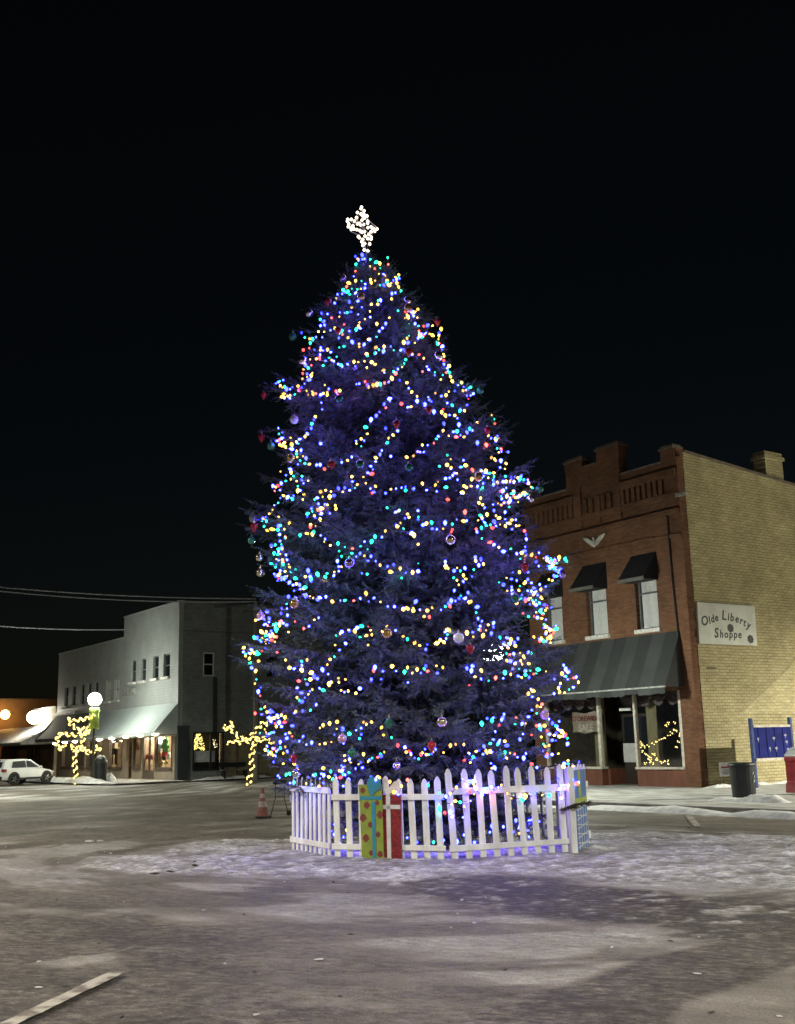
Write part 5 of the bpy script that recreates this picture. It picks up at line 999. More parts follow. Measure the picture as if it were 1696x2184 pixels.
# ------------------------------------------------------------------ coloured light strings
def P(s): return [tuple(map(int, q_.split(','))) for q_ in s.split()]
LINES = {
 'A': ["1065,120 1090,155 1070,195 1060,250 1045,300", "1135,110 1155,140 1215,135 1250,170 1300,190 1255,235", "1375,130 1380,180", "1325,278 1355,300 1380,340 1345,400 1490,290 1490,325 1460,340 1465,380 1500,450 1415,480 1410,510",
       "950,455 975,412 1015,370 1065,355 1125,350 1165,380 1210,345 1220,375 1260,340", "1035,415 1120,420 1055,470 895,485 860,550",
       "740,665 795,670 835,700 915,655 910,690 960,660 985,660 1030,645 1040,600 1130,605 1210,575 1285,575 1310,545", "730,725 745,740 770,780 725,785 710,830 825,825",
       "955,775 935,870 905,905 1000,885 1000,828 1070,828 1095,795 1105,740 1155,720 1200,690 1205,645", "545,855 570,890 685,895 630,955 620,1000 565,1020",
       "670,1015 755,1020 835,1030 905,985 1040,950 1095,960 1140,970 1180,910 1210,900 1270,880 1295,840 1355,770 1385,705", "725,1065 680,1100 590,1085 545,1110 580,1150 640,1165 555,1195 600,1240 650,1240 550,1295 600,1300 575,1330",
       "720,1105 785,1118 840,1115 895,1155 935,1180 995,1157 1050,1137 1100,1130 1155,1125 1215,1133 1265,1147", "1250,995 1260,1050 1185,1070 1330,1040 1340,990 1405,985 1440,1015 1500,1020", "1555,1100 1535,1145 1510,1180 1475,1205 1430,1210 1450,1250", "1320,1210 1350,1230",
       "1070,1340 1100,1335 1155,1325 1180,1360 1235,1365 1270,1360 1310,1352 1345,1340 1385,1325 1420,1300 1490,1300 1550,1330 1575,1380 1600,1425 1660,1465", "365,1305 300,1335 380,1375 400,1405 360,1430 345,1465 415,1455 440,1480 485,1435 525,1410 545,1380 520,1355",
       "640,1410 685,1440 720,1445 755,1420 805,1395 770,1355 790,1455 885,1430 915,1400", "740,1525 745,1580 685,1655 665,1690 643,1725 637,1775 610,1830 578,1855 535,1870 500,1905", "1410,1475 1395,1510 1340,1545 1355,1575 1300,1607 1265,1657 1210,1700 1180,1755", "1170,1820 1120,1858 1065,1885 1080,1915",
       "1505,1540 1560,1565 1610,1555 1660,1520", "1460,1720 1470,1780 1435,1835 1380,1870 1360,1910", "355,1805 325,1825 370,1855 320,1890 370,1905"],
 'B': ["295,270 435,270 485,250 380,310 395,340 435,325 480,335 455,400 490,415 620,410", "710,455 690,495 685,545 685,580 715,600 715,640", "455,575 490,540 520,495 540,520 560,480 595,490 495,475", "350,585 390,580", "320,650 430,695 490,690 540,730 600,835 700,930",
       "740,705 745,745 740,790 780,800 760,820 775,845 750,860 805,910 825,955 865,980 905,955 925,1000 980,1005 950,1035 1010,1070 960,1090 970,1115", "840,1035 780,1045 755,1090 705,1090 655,1065", "585,1100 595,1130 550,1180 640,1255 715,1255 755,1290 800,1270 840,1280 870,1295 885,1240 940,1235 950,1175", "770,1160 825,1185", "1200,1275 1225,1315 1220,1355",
       "740,1365 725,1430 690,1480 655,1495 640,1545 580,1565 530,1565 550,1620 490,1625 435,1670 390,1680", "785,1475 820,1430 860,1425 840,1480 895,1470 940,1475 985,1415 1010,1425", "1160,1475 1190,1500 1260,1470 1270,1500 1230,1530 1260,1630 1295,1600 1345,1625", "770,1655 800,1700 765,1745 800,1790 840,1830", "910,1770 960,1755 1020,1810 1085,1800 1140,1825 1165,1835 1285,1775 1330,1790 1340,1745 1285,1725 1190,1690"],
 'C': ["310,50 330,90 370,80 395,110 455,95 500,70 520,70 535,30", "500,150 540,145 450,205 500,205 560,195 590,225 540,235 510,270 580,260 610,270", "450,315 445,360 390,375 385,430 350,465 320,485 265,490", "290,530 330,515 360,565 345,590 325,640 285,665 265,710 240,745 175,795 140,810", "550,380 500,430 610,425 560,455 510,485 540,515 575,560 560,615", "400,600 450,595 470,580", "685,285 725,285 815,285 770,325", "930,260 980,225 1030,208",
       "1320,128 1300,185 1275,210 1250,240 1200,285 1230,325 1175,345 1205,365 1140,390", "725,540 785,520 830,530 905,515 950,530 1010,515 1065,495 1090,460 1025,435", "670,615 710,590 815,600 855,570 795,655 710,660 755,695 640,685 700,720 650,730 590,750 600,780 720,750 685,790 730,815 640,850 680,870 630,885", "1165,450 1205,503 1265,490 1255,540 1355,540 1400,510 1455,510 1505,500 1555,505 1625,505",
       "530,965 590,930 610,945 655,940 725,955 765,1020 830,1050 895,1045 965,1072 1025,1080 1105,1060 1145,1015 1215,1028 1255,980 1315,980 1350,920", "180,875 240,890 325,880 330,905 380,900 320,950 340,1000 390,985", "255,1065 350,1045 310,1085 360,1095 280,1140 340,1140 300,1180 320,1200 400,1150 410,1190 365,1215 420,1235 265,1225 290,1265 395,1300 280,1330 300,1355 410,1350 320,1390 380,1385 420,1420 495,1430 530,1445 560,1458 475,1485",
       "1040,1125 1105,1140 1145,1145 1070,1165 930,1165 890,1215 905,1255 935,1262 900,1300 850,1350 800,1320 765,1345 705,1345 630,1345 590,1350 610,1310 630,1385", "1195,1195 1260,1207 1305,1250 1370,1262 1420,1305 1495,1285 1550,1310 1615,1325 1680,1300 1670,1220", "1130,1325 1180,1325", "420,1557 560,1520 585,1552 655,1563 710,1575 780,1557 850,1597 975,1575 1040,1583 1115,1570 1170,1530 1235,1560 1310,1597 1375,1630 1435,1645 1515,1665 1565,1662 1620,1668 1685,1675",
       "420,1557 395,1615 405,1665 355,1665 350,1715", "105,1765 165,1720 190,1770 240,1765 190,1810 220,1825 340,1785 300,1815 310,1870 255,1885 170,1895", "1375,690 1440,735 1490,715 1555,750 1540,780 1580,780 1675,715 1670,785", "1500,840 1460,865 1530,895 1590,935 1630,970 1660,1040", "565,1860 610,1832 660,1765 710,1755"],
 'D': ["540,75 590,60 655,120 720,105 770,130 800,135", "440,95 470,130 455,165 420,175 375,190 310,220 280,258 210,297 165,245 80,288", "500,205 555,250 525,318 635,205 640,258 690,272 740,277", "745,165 850,175 845,220 885,238 970,165 1015,175 1080,185 1120,150 1050,220 965,225 1170,195 1190,240 1210,270", "910,305 930,320 980,340 1045,305 1035,360 1085,370 1120,325 1165,340 970,370 920,390 940,420 885,430 845,440 1005,415 990,460", "720,385 745,430 755,475 710,430",
       "850,505 870,550 885,570 860,615 905,625 815,640 850,660 765,610 765,640 735,580 735,545 785,545 690,590", "955,520 950,575 1010,585 1060,590 975,625 965,655 1030,670 1065,635 1100,635", "570,525 585,600 540,590 490,585 450,635 380,630 355,670 295,680 245,670 195,630 155,635", "440,680 440,705", "730,675 675,670 690,710 730,768 790,805 840,830 895,845 960,885 1005,865", "1140,690 1160,730 1165,780 1150,850 1160,880 1130,900 1150,915 1070,920 1100,945 1145,975",
       "1285,908 1325,950 1390,955 1360,980 1440,985 1400,1000 1475,960 1530,970 1555,990 1450,1000 1370,1035 1425,1055 1500,1055 1435,1135 1375,1165", "1170,1090 1030,1085", "1175,1165 1155,1195 1215,1190 1245,1240 1290,1215 1340,1225 1300,1265 1250,1275 1175,1265 1210,1270 1270,1305 1225,1300 1155,1340 1185,1355 1305,1345 1230,1395 1290,1395 1325,1400 1400,1425 1310,1435",
       "1255,1470 1300,1475 1335,1485 1275,1525 1320,1530 1355,1545 1340,1590 1330,1630 1350,1675 1440,1600 1405,1690 1365,1740 1285,1740 1240,1720 1400,1765", "675,930 725,975 675,990 750,1020 705,1035 655,1065 640,1135 590,1150 555,1130 525,1085 575,1060 495,1050 465,1075 470,1135 385,1050 380,1000", "510,1215 465,1275 440,1380 510,1330 570,1350 610,1388 600,1295 670,1425 675,1470", "440,1380 385,1425 340,1457 260,1435 205,1452 140,1457 70,1445 15,1440", "895,1180 935,1205 1020,1240 975,1265 1095,1270 1120,1305",
       "700,1545 730,1565 710,1605 700,1635 790,1590 840,1590 845,1625 770,1645 655,1665 655,1715 825,1690", "425,1640 370,1665 410,1685 390,1735 335,1745 280,1775 210,1790 145,1795 80,1780 15,1745", "970,1725 910,1730 1010,1760 940,1775 1050,1785 975,1815"],
 'E': ["335,45 365,60 470,45 490,15 455,100 400,115 315,125 360,155 430,155 240,180 385,200 350,225 430,217", "125,270 140,300 165,325 225,290 235,325 290,325 320,300 350,270", "185,380 185,415 205,460 250,505 255,570 240,617 295,645 275,705 295,735", "465,310 535,385 580,450 630,460 685,390 700,445 700,495 770,510 810,560 850,565 730,565 680,588 740,607", "640,655 705,700 650,755 720,745 755,720 670,785", "1010,240 1050,290 1010,360 965,380 940,435 900,495 950,515 990,600 960,635 920,680", "1055,560 1055,605 1080,675 1105,695 1145,695 1215,700 1255,650", "830,825 775,875 700,885 625,890",
       "1030,155 1085,110 1065,140 1140,95 1150,115 1210,120 1225,70 1255,50 1335,60 1365,95 1370,150 1305,155 1265,165", "1465,115 1510,70 1605,100 1660,155", "1365,585 1455,575 1390,500 1485,490 1555,450 1610,490 1685,515", "310,855 245,910 300,910 360,885 420,885 500,910 360,940 385,945 455,930", "403,985 460,1000 515,985 500,1025 450,1035 415,1075 370,1095 340,1060 290,1095", "700,1130 670,1175 740,1195 790,1195 870,1195 920,1180 975,1170", "1010,1105 1030,1045 1090,1070 1150,1090 1225,1060 1270,1040 1315,1012 1375,985 1455,1045 1490,1105 1560,1140 1620,1220 1680,1235",
       "365,1220 350,1260 380,1280 370,1305 470,1245 540,1230 560,1275 515,1290 485,1190 425,1375", "890,1430 975,1470 1055,1460 1115,1300 1175,1370 1105,1410 1145,1460 1085,1510 1115,1500 1030,1530 1010,1495 985,1540 1010,1570 910,1570 850,1600 790,1580 735,1575 765,1520 820,1500 865,1525 905,1510 945,1505", "1490,1280 1435,1320 1375,1322 1330,1370 1270,1420 1240,1390", "1095,1595 1145,1560", "635,1390 650,1425 635,1450 540,1500 460,1505", "590,1570 620,1575", "1355,1505 1410,1555 1445,1510 1545,1570 1570,1660 1635,1680 1650,1595", "590,1090 605,1120 540,1140", "870,1045 900,1025 1040,985"],
 'F': ["0,1135 45,1200 85,1220 145,1175 205,1190 265,1155 335,1170 395,1125 445,1110 515,1112", "565,1262 620,1220 550,1175 635,1160 700,1130 690,1195 715,1175 775,1165 760,1090 810,1110 830,1075 885,1075 880,1110 765,1055", "840,1215 880,1185 925,1185 965,1195 900,1230 1065,1190 1045,1240 1105,1275 1155,1305", "1220,1105 1270,1105 1290,1065 1215,1165 1305,1190 1345,1185", "785,865 870,845 850,895 765,905 825,940 795,995", "960,920 1025,930 1065,915 1015,1070", "1105,615 1145,630 1130,680 1170,710 1215,740 1165,780 1115,795 1155,825 1100,855", "1190,935 1195,970 1250,990 1260,1010 1335,1015 1380,1030 1350,945 1365,985 1430,1055 1270,885",
       "15,430 55,475 100,450 135,475 170,440 205,455 270,470 330,430 265,405", "545,440 580,465 625,500 675,460 670,530 730,543 795,525 870,515", "880,480 945,440 930,490 1005,430 1100,445 1150,470 1190,440 1010,500", "895,305 930,300 960,310 1010,290 1080,295 1110,300 1050,340 1020,370 975,390 940,355 900,370 1100,385", "1370,565 1355,615 1400,410 1440,470 1405,500 1510,515 1530,560 1315,660", "890,160 930,195 865,200 965,215 900,240",
       "300,1540 290,1590 360,1575 395,1550 500,1410 560,1460 640,1355 630,1435 570,1535 620,1505 685,1555 720,1500 750,1545 790,1505 770,1480 845,1470", "905,1545 935,1575 1020,1585 1060,1580 1135,1555 1265,1545", "300,1690 350,1720 390,1720 415,1750 510,1745 525,1660 580,1600 300,1630", "1430,1245 1450,1270 1410,1300 1535,1265 1540,1360 1535,1430 1480,1430 1375,1480 1355,1530 1390,1530 1370,1575 1355,1420", "205,1475 205,1440", "795,1325 770,1310"]}
# which runs belong to one string, with the words that point to it
STR = [('A', range(0, 4), 'multicoloured light string round the tip of the spruce just under the star'), ('A', range(4, 9), 'multicoloured light string on the left of the narrow crown below the tip'), ('A', [9, 11, 12], 'multicoloured light string with a dense bunch on the upper left edge'),
       ('A', [10, 13, 14, 15], 'multicoloured light string swagging across the upper middle of the spruce'), ('A', [16, 20, 21, 22, 23], 'multicoloured light string zigzagging down the middle above the dark patch'), ('A', [17, 18, 19, 24], 'multicoloured light string on the two long upper left boughs'),
       ('B', [0, 2, 3, 4], 'multicoloured light string on the right shoulder just below the tip'), ('B', [1, 5, 6], 'multicoloured light string running down the upper right edge of the spruce'), ('B', [7, 8, 10, 11], 'multicoloured light string slanting across the upper right of the crown'), ('B', [9, 12, 13, 14], 'multicoloured light string at the right edge above the brick parapet'),
       ('C', [0, 1, 2, 3, 5, 13], 'multicoloured light string following the left edge at mid height'), ('C', [4, 6, 7, 10], 'multicoloured light string bunched on the left middle boughs'), ('C', [8, 9, 11, 21, 22], 'multicoloured light string crossing the centre of the spruce at mid height'), ('C', [12, 15, 17], 'multicoloured light string in a wide shallow swag left of centre'),
       ('C', [14, 19], 'densely bunched pale light string on the left edge above the wires'), ('C', [16, 18, 20, 23], 'multicoloured light string in the longest swag below the middle'), ('D', [0, 1, 2, 8, 9], 'multicoloured light string right of centre at mid height'), ('D', [3, 4, 5], 'multicoloured light string on the bough tip before the brick parapet'),
       ('D', [6, 7, 10], 'densely bunched light string on the right side beside the corbels'), ('D', [11, 12, 13], 'multicoloured light string on the bough that reaches the window hoods'), ('D', [14, 15, 19], 'dense light string hanging down the right edge by the upstairs window'), ('D', [16, 17, 18, 21], 'multicoloured light string looping with a red cluster right of centre'), ('D', [20, 22], 'multicoloured light string above the gap where the lamp shows'),
       ('E', [0, 1, 2], 'multicoloured light string dangling free off the lower left bough'), ('E', [3, 4, 5, 6, 7], 'multicoloured light string zigzagging on the lower left of the spruce'), ('E', [8, 9, 10], 'multicoloured light string in the lower middle under the gold bauble'), ('E', [11, 12, 15, 22], 'multicoloured light string at the lower left beside the yellow-lit tree'), ('E', [13, 14, 23], 'multicoloured light string rising to a peak above the presents'),
       ('E', [16, 17, 19, 20], 'dense multicoloured light string heaped over the left fence panel'), ('E', [18, 21], 'multicoloured light string tangled round the tops of the painted presents'), ('F', [0, 1, 2], 'multicoloured light string low on the right with an orange cluster'), ('F', [3, 4, 5, 7], 'multicoloured light string low at the right edge by the shop banner'), ('F', [6], 'multicoloured light string curling beside the pink bauble on the right'),
       ('F', [8, 9, 10], 'multicoloured light string level across the lower middle to the right'), ('F', [11, 12, 13], 'multicoloured light string on the long bough across the striped awning'), ('F', [14, 16, 18, 19], 'multicoloured light string looping down over the fence pickets'), ('X', None, 'mostly blue light string lying low inside the fence behind the pickets'), ('F', [15, 17], 'multicoloured light string along the right fence panel to the blue present')]
COLS = {'yellow': ((1., .55, .07), 3.5), 'red': ((1., .06, .04), 4.6), 'green': ((.02, .82, .42), 3.1), 'blue': ((.022, .032, 1.), 22.)}
BM = {}
def glow(name, c, s):
    m = emat(name, c, s); nt = m.node_tree; oi = nt.nodes.new('ShaderNodeObjectInfo'); mr = nt.nodes.new('ShaderNodeMapRange')
    mr.inputs[3].default_value = s*.3; mr.inputs[4].default_value = s*2.6; nt.links.new(oi.outputs['Random'], mr.inputs[0]); nt.links.new(mr.outputs[0], nt.nodes['Principled BSDF'].inputs['Emission Strength']); return m
for nm, (c, s) in COLS.items():
    m = MB(); m.lathe([(.007,-.006),(.013,.004),(.0205,.016),(.022,.027),(.016,.041),(.004,.051)], 7)
    me = bpy.data.meshes.new('bulb_'+nm); me.from_pydata(m.v, [], m.f); me.materials.append(glow(nm+'_bulb_glow', c, s*LW['bulb'])); me.polygons.foreach_set('use_smooth', [True]*len(me.polygons)); BM[nm] = me
M_WIRE = pmat('green_wire', (.01,.02,.012), rough=.6)
SEQ = ['yellow','blue','green','red','blue','yellow','blue','green','blue','yellow','yellow','blue']
nbulb = 0
FRONT = None
def fence_front(px, off=.09):
    best = None
    for (a, b_) in FSEG:
        e = b_-a; n_ = np.array([e[1], -e[0], 0]); n_ /= np.linalg.norm(n_)
        if n_@(CAM-np.array([*a, 0])) < 0: n_ = -n_
        p = plane(px[0], px[1], n_, n_@np.array([*a, 0])+off); t = ((p[:2]-a)@e)/(e@e)
        if -.06 <= t <= 1.06 and (best is None or np.linalg.norm(p-CAM) < np.linalg.norm(best-CAM)): best = p
    return best
FP = [ground(622, 1814)[:2], ground(708, 1832)[:2], ground(956, 1839)[:2]]
FP.append(FP[-1]+np.array([math.sin(R(69)), math.cos(R(69))])*1.93)
FP += [FP[-1]+np.array([.46, 1.25]), np.array([2.1, 20.1]), np.array([.2, 20.55]), np.array([-1.35, 19.8])]
FSEG = [(FP[i], FP[(i+1) % 8]) for i in range(8)]
def bulb(root, p, cn, up=None):
    global nbulb
    o = bpy.data.objects.new('bulb', BM[cn]); COL.objects.link(o); o.parent = root; o.location = p
    th = random.uniform(0, 6.28); tl = random.choice((random.uniform(-.7,.7), random.uniform(1.2, 2.2)))
    o.rotation_euler = (tl*math.cos(th), tl*math.sin(th), th); s = random.choice((.55, .66, .76, .85, .95, 1.1, 1.32)); o.scale = (s, s, s); nbulb += 1
for zk, idx_, lb in STR:
    runs = []
    if zk == 'X': runs = [[np.array([.45+1.62*math.cos(q_)*random.uniform(.9,1.05), 18.05+1.62*math.sin(q_)*random.uniform(.9,1.05), random.uniform(.12,.42)]) for q_ in np.linspace(R(185), R(350), 26)]]
    for i in idx_ or []:
        pts = []
        for q_ in P(LINES[zk][i]):
            px = zp(zk, q_); fp = fence_front(px) if px[1] > 1655 else None
            if fp is not None and .02 < fp[2] < 1.28 and (zk == 'F' and i in (14, 15, 16, 17, 18) or zk == 'E' and i == 21): pts.append(fp)
            else: pts.append(surf(px, .95))
        runs.append(pts)
    o0 = runs[0][0]; root = thing('light_string', lb, 'light string', tuple(o0), 0., 'coloured light strings on the spruce')
    wr = MB(); k = random.randrange(12)
    for pts in runs:
        q_ = [Vector(p-o0) for p in pts]; full = [q_[0]]
        for a, b_ in zip(q_, q_[1:]):
            d = (b_-a).length; n = int(d/.19) if d < 1.0 else 0
            for j in range(1, n+1): full.append(a.lerp(b_, j/(n+1))+Vector((random.uniform(-.02,.02), random.uniform(-.05,.0), random.uniform(-.04,.0))))
            full.append(b_)
        for p in full:
            k += 1; c = SEQ[k % 12] if random.random() < .6 else random.choice(SEQ)
            if 'pale' in lb and random.random() < .3 or zk == 'X' and random.random() < .75: c = 'blue'
            bulb(root, p, c)
        for p in list(full):                               # others of the string sit deeper among the needles
            if zk != 'X' and random.random() < .20:
                w_ = Vector((axis_x(p.z+o0[2])-p.x-o0[0], YC-p.y-o0[1], 0)).normalized(); k += 1
                bulb(root, p+w_*random.uniform(.04, .30)+Vector((random.uniform(-.14,.14), 0, random.uniform(-.12,.12))), random.choice(SEQ))
        if len(full) > 1: wr.tube([p+Vector((0, .03, .0)) for p in full], .005, 3, cap=False)
    wr.build('wire', M_WIRE, root)
print('bulbs', nbulb)
# every few bulbs carries its lamp: the small coloured lights that tint the needles round them
BL = {}
for lv, nm, pw, cc in [(a_, *q_) for a_ in (.25, .7, 2.6) for q_ in (('blue', 1.7, (.16, .08, 1.)), ('green', .7, (.05, 1., .75)), ('red', .7, (1., .12, .08)), ('yellow', .5, (1., .62, .22)))]:
    l = bpy.data.lights.new(nm+'_bulb_light', 'POINT'); l.energy = pw*LW['needle']*lv; l.color = cc; l.shadow_soft_size = .03; BL[nm, lv] = l
bpy.context.view_layer.update(); nl = 0
for o in [o for o in COL.objects if o.name.split('.')[0] == 'bulb' and o.data in BM.values()]:
    nm = o.data.name[5:]
    if (q0_ := o.matrix_world.translation) and q0_.z < .5 and math.hypot(q0_.x-.45, q0_.y-18.05) < 1.9 or random.random() < {'blue': .75, 'green': .35, 'red': .3, 'yellow': .2}[nm]:
        q_ = o.matrix_world.translation; d = Vector((q_.x-axis_x(q_.z), q_.y-YC, 0)).normalized()
        lo_ = bpy.data.objects.new('bulb_light', BL[nm, random.choice((.25, .25, .7, .7, .7, 2.6))]); COL.objects.link(lo_); lo_.location = q_+d*random.uniform(-.06,.01)+Vector((0,0,-.01)); nl += 1
print('bulb lights', nl)

# ------------------------------------------------------------------ star on the tip
def zt_(x, y): return ((860+x/8.4)*.81656, (500+y/8.4)*.81656)
sp_ = np.array([axis_x(ZTOP), YC, ZTOP]); star = thing('tree_star', 'white-lit four-pointed star tilted on the tip of the spruce', 'star', tuple(sp_), 0.)
SB = "710,350 700,385 765,430 620,470 700,500 760,500 830,545 735,545 775,590 720,640 600,580 555,655 485,620 410,620 400,660 430,720 420,780 480,800 520,760 540,830 480,850 620,720 660,710 690,745 760,735 845,660 845,700 610,845 680,870 720,900 775,890 850,800 920,785 950,810 980,830 1050,830 1000,880 920,890 870,950 785,985 845,1040 920,1010 920,1050 640,1000 660,1020 735,1060 715,1110 780,1150 740,1190 890,1160 770,1290 850,1310"
sm_ = MB(); sm_.lathe([(.010,-.02),(.024,-.008),(.027,.008),(.018,.026),(.004,.036)], 8); sme = bpy.data.meshes.new('star_bulb'); sme.from_pydata(sm_.v, [], sm_.f); sme.materials.append(emat('warm_white_bulb', (1., .86, .66), 3.2))
fw = []
for q_ in P(SB):
    px = zt_(*q_); p = plane(px[0], px[1], np.array([0,1.,0]), YC+random.uniform(-.05,.05)) - sp_; o = bpy.data.objects.new('bulb', sme); COL.objects.link(o); o.parent = star; o.location = p; o.scale = (1.0,)*3; fw.append(p)
def sp3(x, y, dy=0.): px = zt_(x, y); return tuple(plane(px[0], px[1], np.array([0,1.,0]), YC+dy)-sp_)
fr_m = MB(); C1 = "710,340 850,620 1080,820 900,970 810,1340 660,960 460,870 370,610 620,640"
ring = [sp3(*q_) for q_ in P(C1)]; fr_m.tube(ring+[ring[0]], .008, 5)
for dy in (-.06, .06): c_o = sp3(750, 790, dy); [fr_m.tube([c_o, r_], .005, 4) for r_ in ring]
fr_m.tube([sp3(810, 1340), sp3(815, 1500), (0, 0, -.5)], .014, 6); fr_m.build('frame', pmat('white_wire_frame', (.5,.48,.44), rough=.5), star)

# ------------------------------------------------------------------ baubles
OC = {'purple-silver': ((.55,.45,.75),(.25,.12,.5),.9), 'red': ((.42,.035,.03),(.28,.02,.02),.25), 'silver': ((.7,.7,.72),(.5,.5,.54),.95), 'green': ((.05,.22,.11),(.03,.13,.07),.4), 'white': ((.75,.75,.78),(.65,.65,.7),.0), 'gold': ((.55,.38,.12),(.42,.28,.08),.7), 'clear': ((.3,.33,.3),(.2,.22,.2),.5), 'yellow-silver': ((.75,.68,.42),(.5,.45,.3),.9), 'pink': ((.7,.42,.48),(.55,.32,.4),.4)}
for zk, x, y, cn, ph in ORN:
    p = surf(zp(zk, (x, y)), 1.0); c1, c2, mt = OC[cn]
    t = thing('bauble', cn+' '+ph, 'bauble', tuple(p), random.uniform(0, 6), 'baubles on the spruce'); r = .068*random.uniform(.9, 1.12)*(1.25 if 'large' in ph else 1)
    if 'faceted' in ph or 'crinkled' in ph: MB().lathe([(.004,-r*1.1),(r*.7,-r*.5),(r,0),(r*.7,r*.5),(.014,r)], 7).build('ball', pmat('bauble_'+cn, c1, c2, rough=.16, metal=mt, scale=9, stretch=(1,1,2.5)), t)
    elif cn == 'red': MB().lathe([(.004,-r*1.35),(r*.45,-r*.75),(r*.95,0),(r*.8,r*.55),(.014,r*.85)], 12).build('ball', pmat('bauble_'+cn, c1, c2, rough=.2, metal=mt, scale=9), t, smooth=True)
    else: MB().ball((0,0,0), r, 14, 10).build('ball', pmat('bauble_'+cn, c1, c2, rough=.16, metal=mt, scale=9, stretch=(1,1,2.5)), t, smooth=True)
    MB().lathe([(.018,r*.93),(.018,r*1.2),(.006,r*1.22),(.004,r*1.6)], 8).build('cap', pmat('cap_metal', (.5,.42,.25), rough=.35, metal=.9), t)

# ------------------------------------------------------------------ picket fence round the tree, panel by panel
M_PICK = pmat('white_picket_paint', (.80,.79,.76), (.66,.64,.60), rough=.75, scale=7, stretch=(1,1,.3), grime=.28, gscale=3., bump=.25)
plab = ['short flat-topped white picket panel at the left of the fence', 'white picket panel behind the two painted presents', 'tall pointed white picket panel at the right front of the fence', 'white picket panel seen edge-on behind the blue present', 'white picket panel at the back right of the fence', 'white picket panel at the back of the fence behind the trunk', 'white picket panel at the back left of the fence', 'white picket panel at the left return of the fence']
def panel(i, n, h, flat=False, tilt=0., rail2=.30, missing=(), low=False):
    a, b_ = FSEG[i]; e = b_-a; L_ = np.linalg.norm(e); rz = math.atan2(e[1], e[0]); base_z = float(road_z(np.array(a[0]), np.array(a[1])))
    t = thing('picket_fence_panel', plab[i], 'fence panel', (a[0], a[1], base_z+.015), rz, 'white picket fence panels round the spruce')
    out = -1                                               # the street side of the panel (the list runs anticlockwise)
    for k in range(n):
        if k in missing: continue
        x = L_*(k+.5)/n; w = min(.047, L_/n*.32); jz = random.uniform(-.02,.02); hh = h*random.uniform(.97, 1.02); lean = random.uniform(-.022,.022)+tilt
        pr = [(x-w, jz+.0), (x+w, jz), (x+w+lean*hh, hh-(.0 if flat else .075)), (x-w+lean*hh, hh-(.0 if flat else .075))]
        if not flat: pr = pr[:3]+[(x+w*.5+lean*hh, hh-.02), (x+lean*hh, hh), (x-w*.5+lean*hh, hh-.02)]+pr[3:]
        MB().prism(pr, -.011, .011, 'y').build('picket', M_PICK, t, bevel=.003)
    zt2 = h-(.0 if flat else rail2)
    for z0 in (.12, zt2-.05):
        MB().prism([(.02, z0), (L_-.02, z0+random.uniform(-.015,.015)), (L_-.02, z0+.085), (.02, z0+.085)], -.036, -.0125, 'y').build('rail', M_PICK, t, bevel=.004)
    return t
panel(0, 9, .95, True); panel(1, 9, 1.13, tilt=-.03, missing=(), rail2=.27); panel(2, 9, 1.23, tilt=-.035, rail2=.30); panel(3, 6, 1.22); panel(4, 8, 1.2); panel(5, 8, 1.2); panel(6, 8, 1.2); panel(7, 8, 1.1)
for i, lb in ((3, 'white square post at the right end of the fence beside the blue present'),):
    a = FSEG[i][0]; o = MB().box(-.045,.045,-.045,.045,0,1.22 if i == 3 else .5).prism([(-.05,0),(.05,0),(0,.001)], 0, .001, 'z').build('fence_post', M_PICK, None, bevel=.008, loc=(a[0]+.02, a[1]-.06, -.01), rz=.3); tag(o, lb, 'post')
st_ = MB().tube([(-.12,.02,.20),(.1,-.02,.28),(.3,-.1,.30)], .009)
for i in range(90): q_ = random.random(); x_ = -.12+.42*q_; z_ = .20+.09*q_; st_.tube([(x_, -.02*q_, z_), (x_+random.uniform(.02,.10), random.uniform(-.07,.05), z_+random.uniform(-.06,.06))], [.007,.002], 3)
o = st_.build('fallen_branch', M_BARK, None, loc=(FSEG[3][0][0]-.05, FSEG[3][0][1]-.16, .42), rz=.2); tag(o, 'dark twiggy branch caught at the right end of the fence', 'branch')

# ------------------------------------------------------------------ painted plywood presents leaning on the fence
def z8(x, y): return ((900+x/7.282)*.81656, (1980+y/7.282)*.81656)
a, b_ = FSEG[1]; e = (b_-a)/np.linalg.norm(b_-a); n1_ = np.array([e[1], -e[0], 0]); rz1 = math.atan2(e[1], e[0]); kk = n1_@np.array([*a, 0])
def on1(px, off): return plane(px[0], px[1], n1_, kk+off)
def xz(px, off, o): p = on1(px, off)-np.array([o[0], o[1], 0]); return (p[:2]@e, p[2])
def gift(name, lb, foot, off, shapes):
    p = on1(z8(*foot), off); o = (p[0], p[1]); t = thing(name, lb, 'painted present', (p[0], p[1], 0), rz1)
    for nm, mat, d0, d1, pl in shapes:
        mb = MB()
        for q_ in pl:
            pts = [xz(z8(*w_), off, o) for w_ in q_]; pts = [(x, max(.0, z_)) for x, z_ in pts]
            if sum(x0*y1-x1*y0 for (x0, y0), (x1, y1) in zip(pts, pts[1:]+pts[:1])) < 0: pts = pts[::-1]
            mb.prism(pts, -d1, -d0, 'y')
        mb.build(nm, mat, t)
    return t
def rect(x0, y0, x1, y1): return [(x0, y0), (x1, y0), (x1, y1), (x0, y1)]
def blob(x, y, r, n=14): return [(x+r*(1+.16*math.sin(5*q_+x))*math.cos(q_), y+r*1.15*(1+.16*math.cos(4*q_))*math.sin(q_)) for q_ in np.linspace(0, 2*math.pi, n, endpoint=False)]
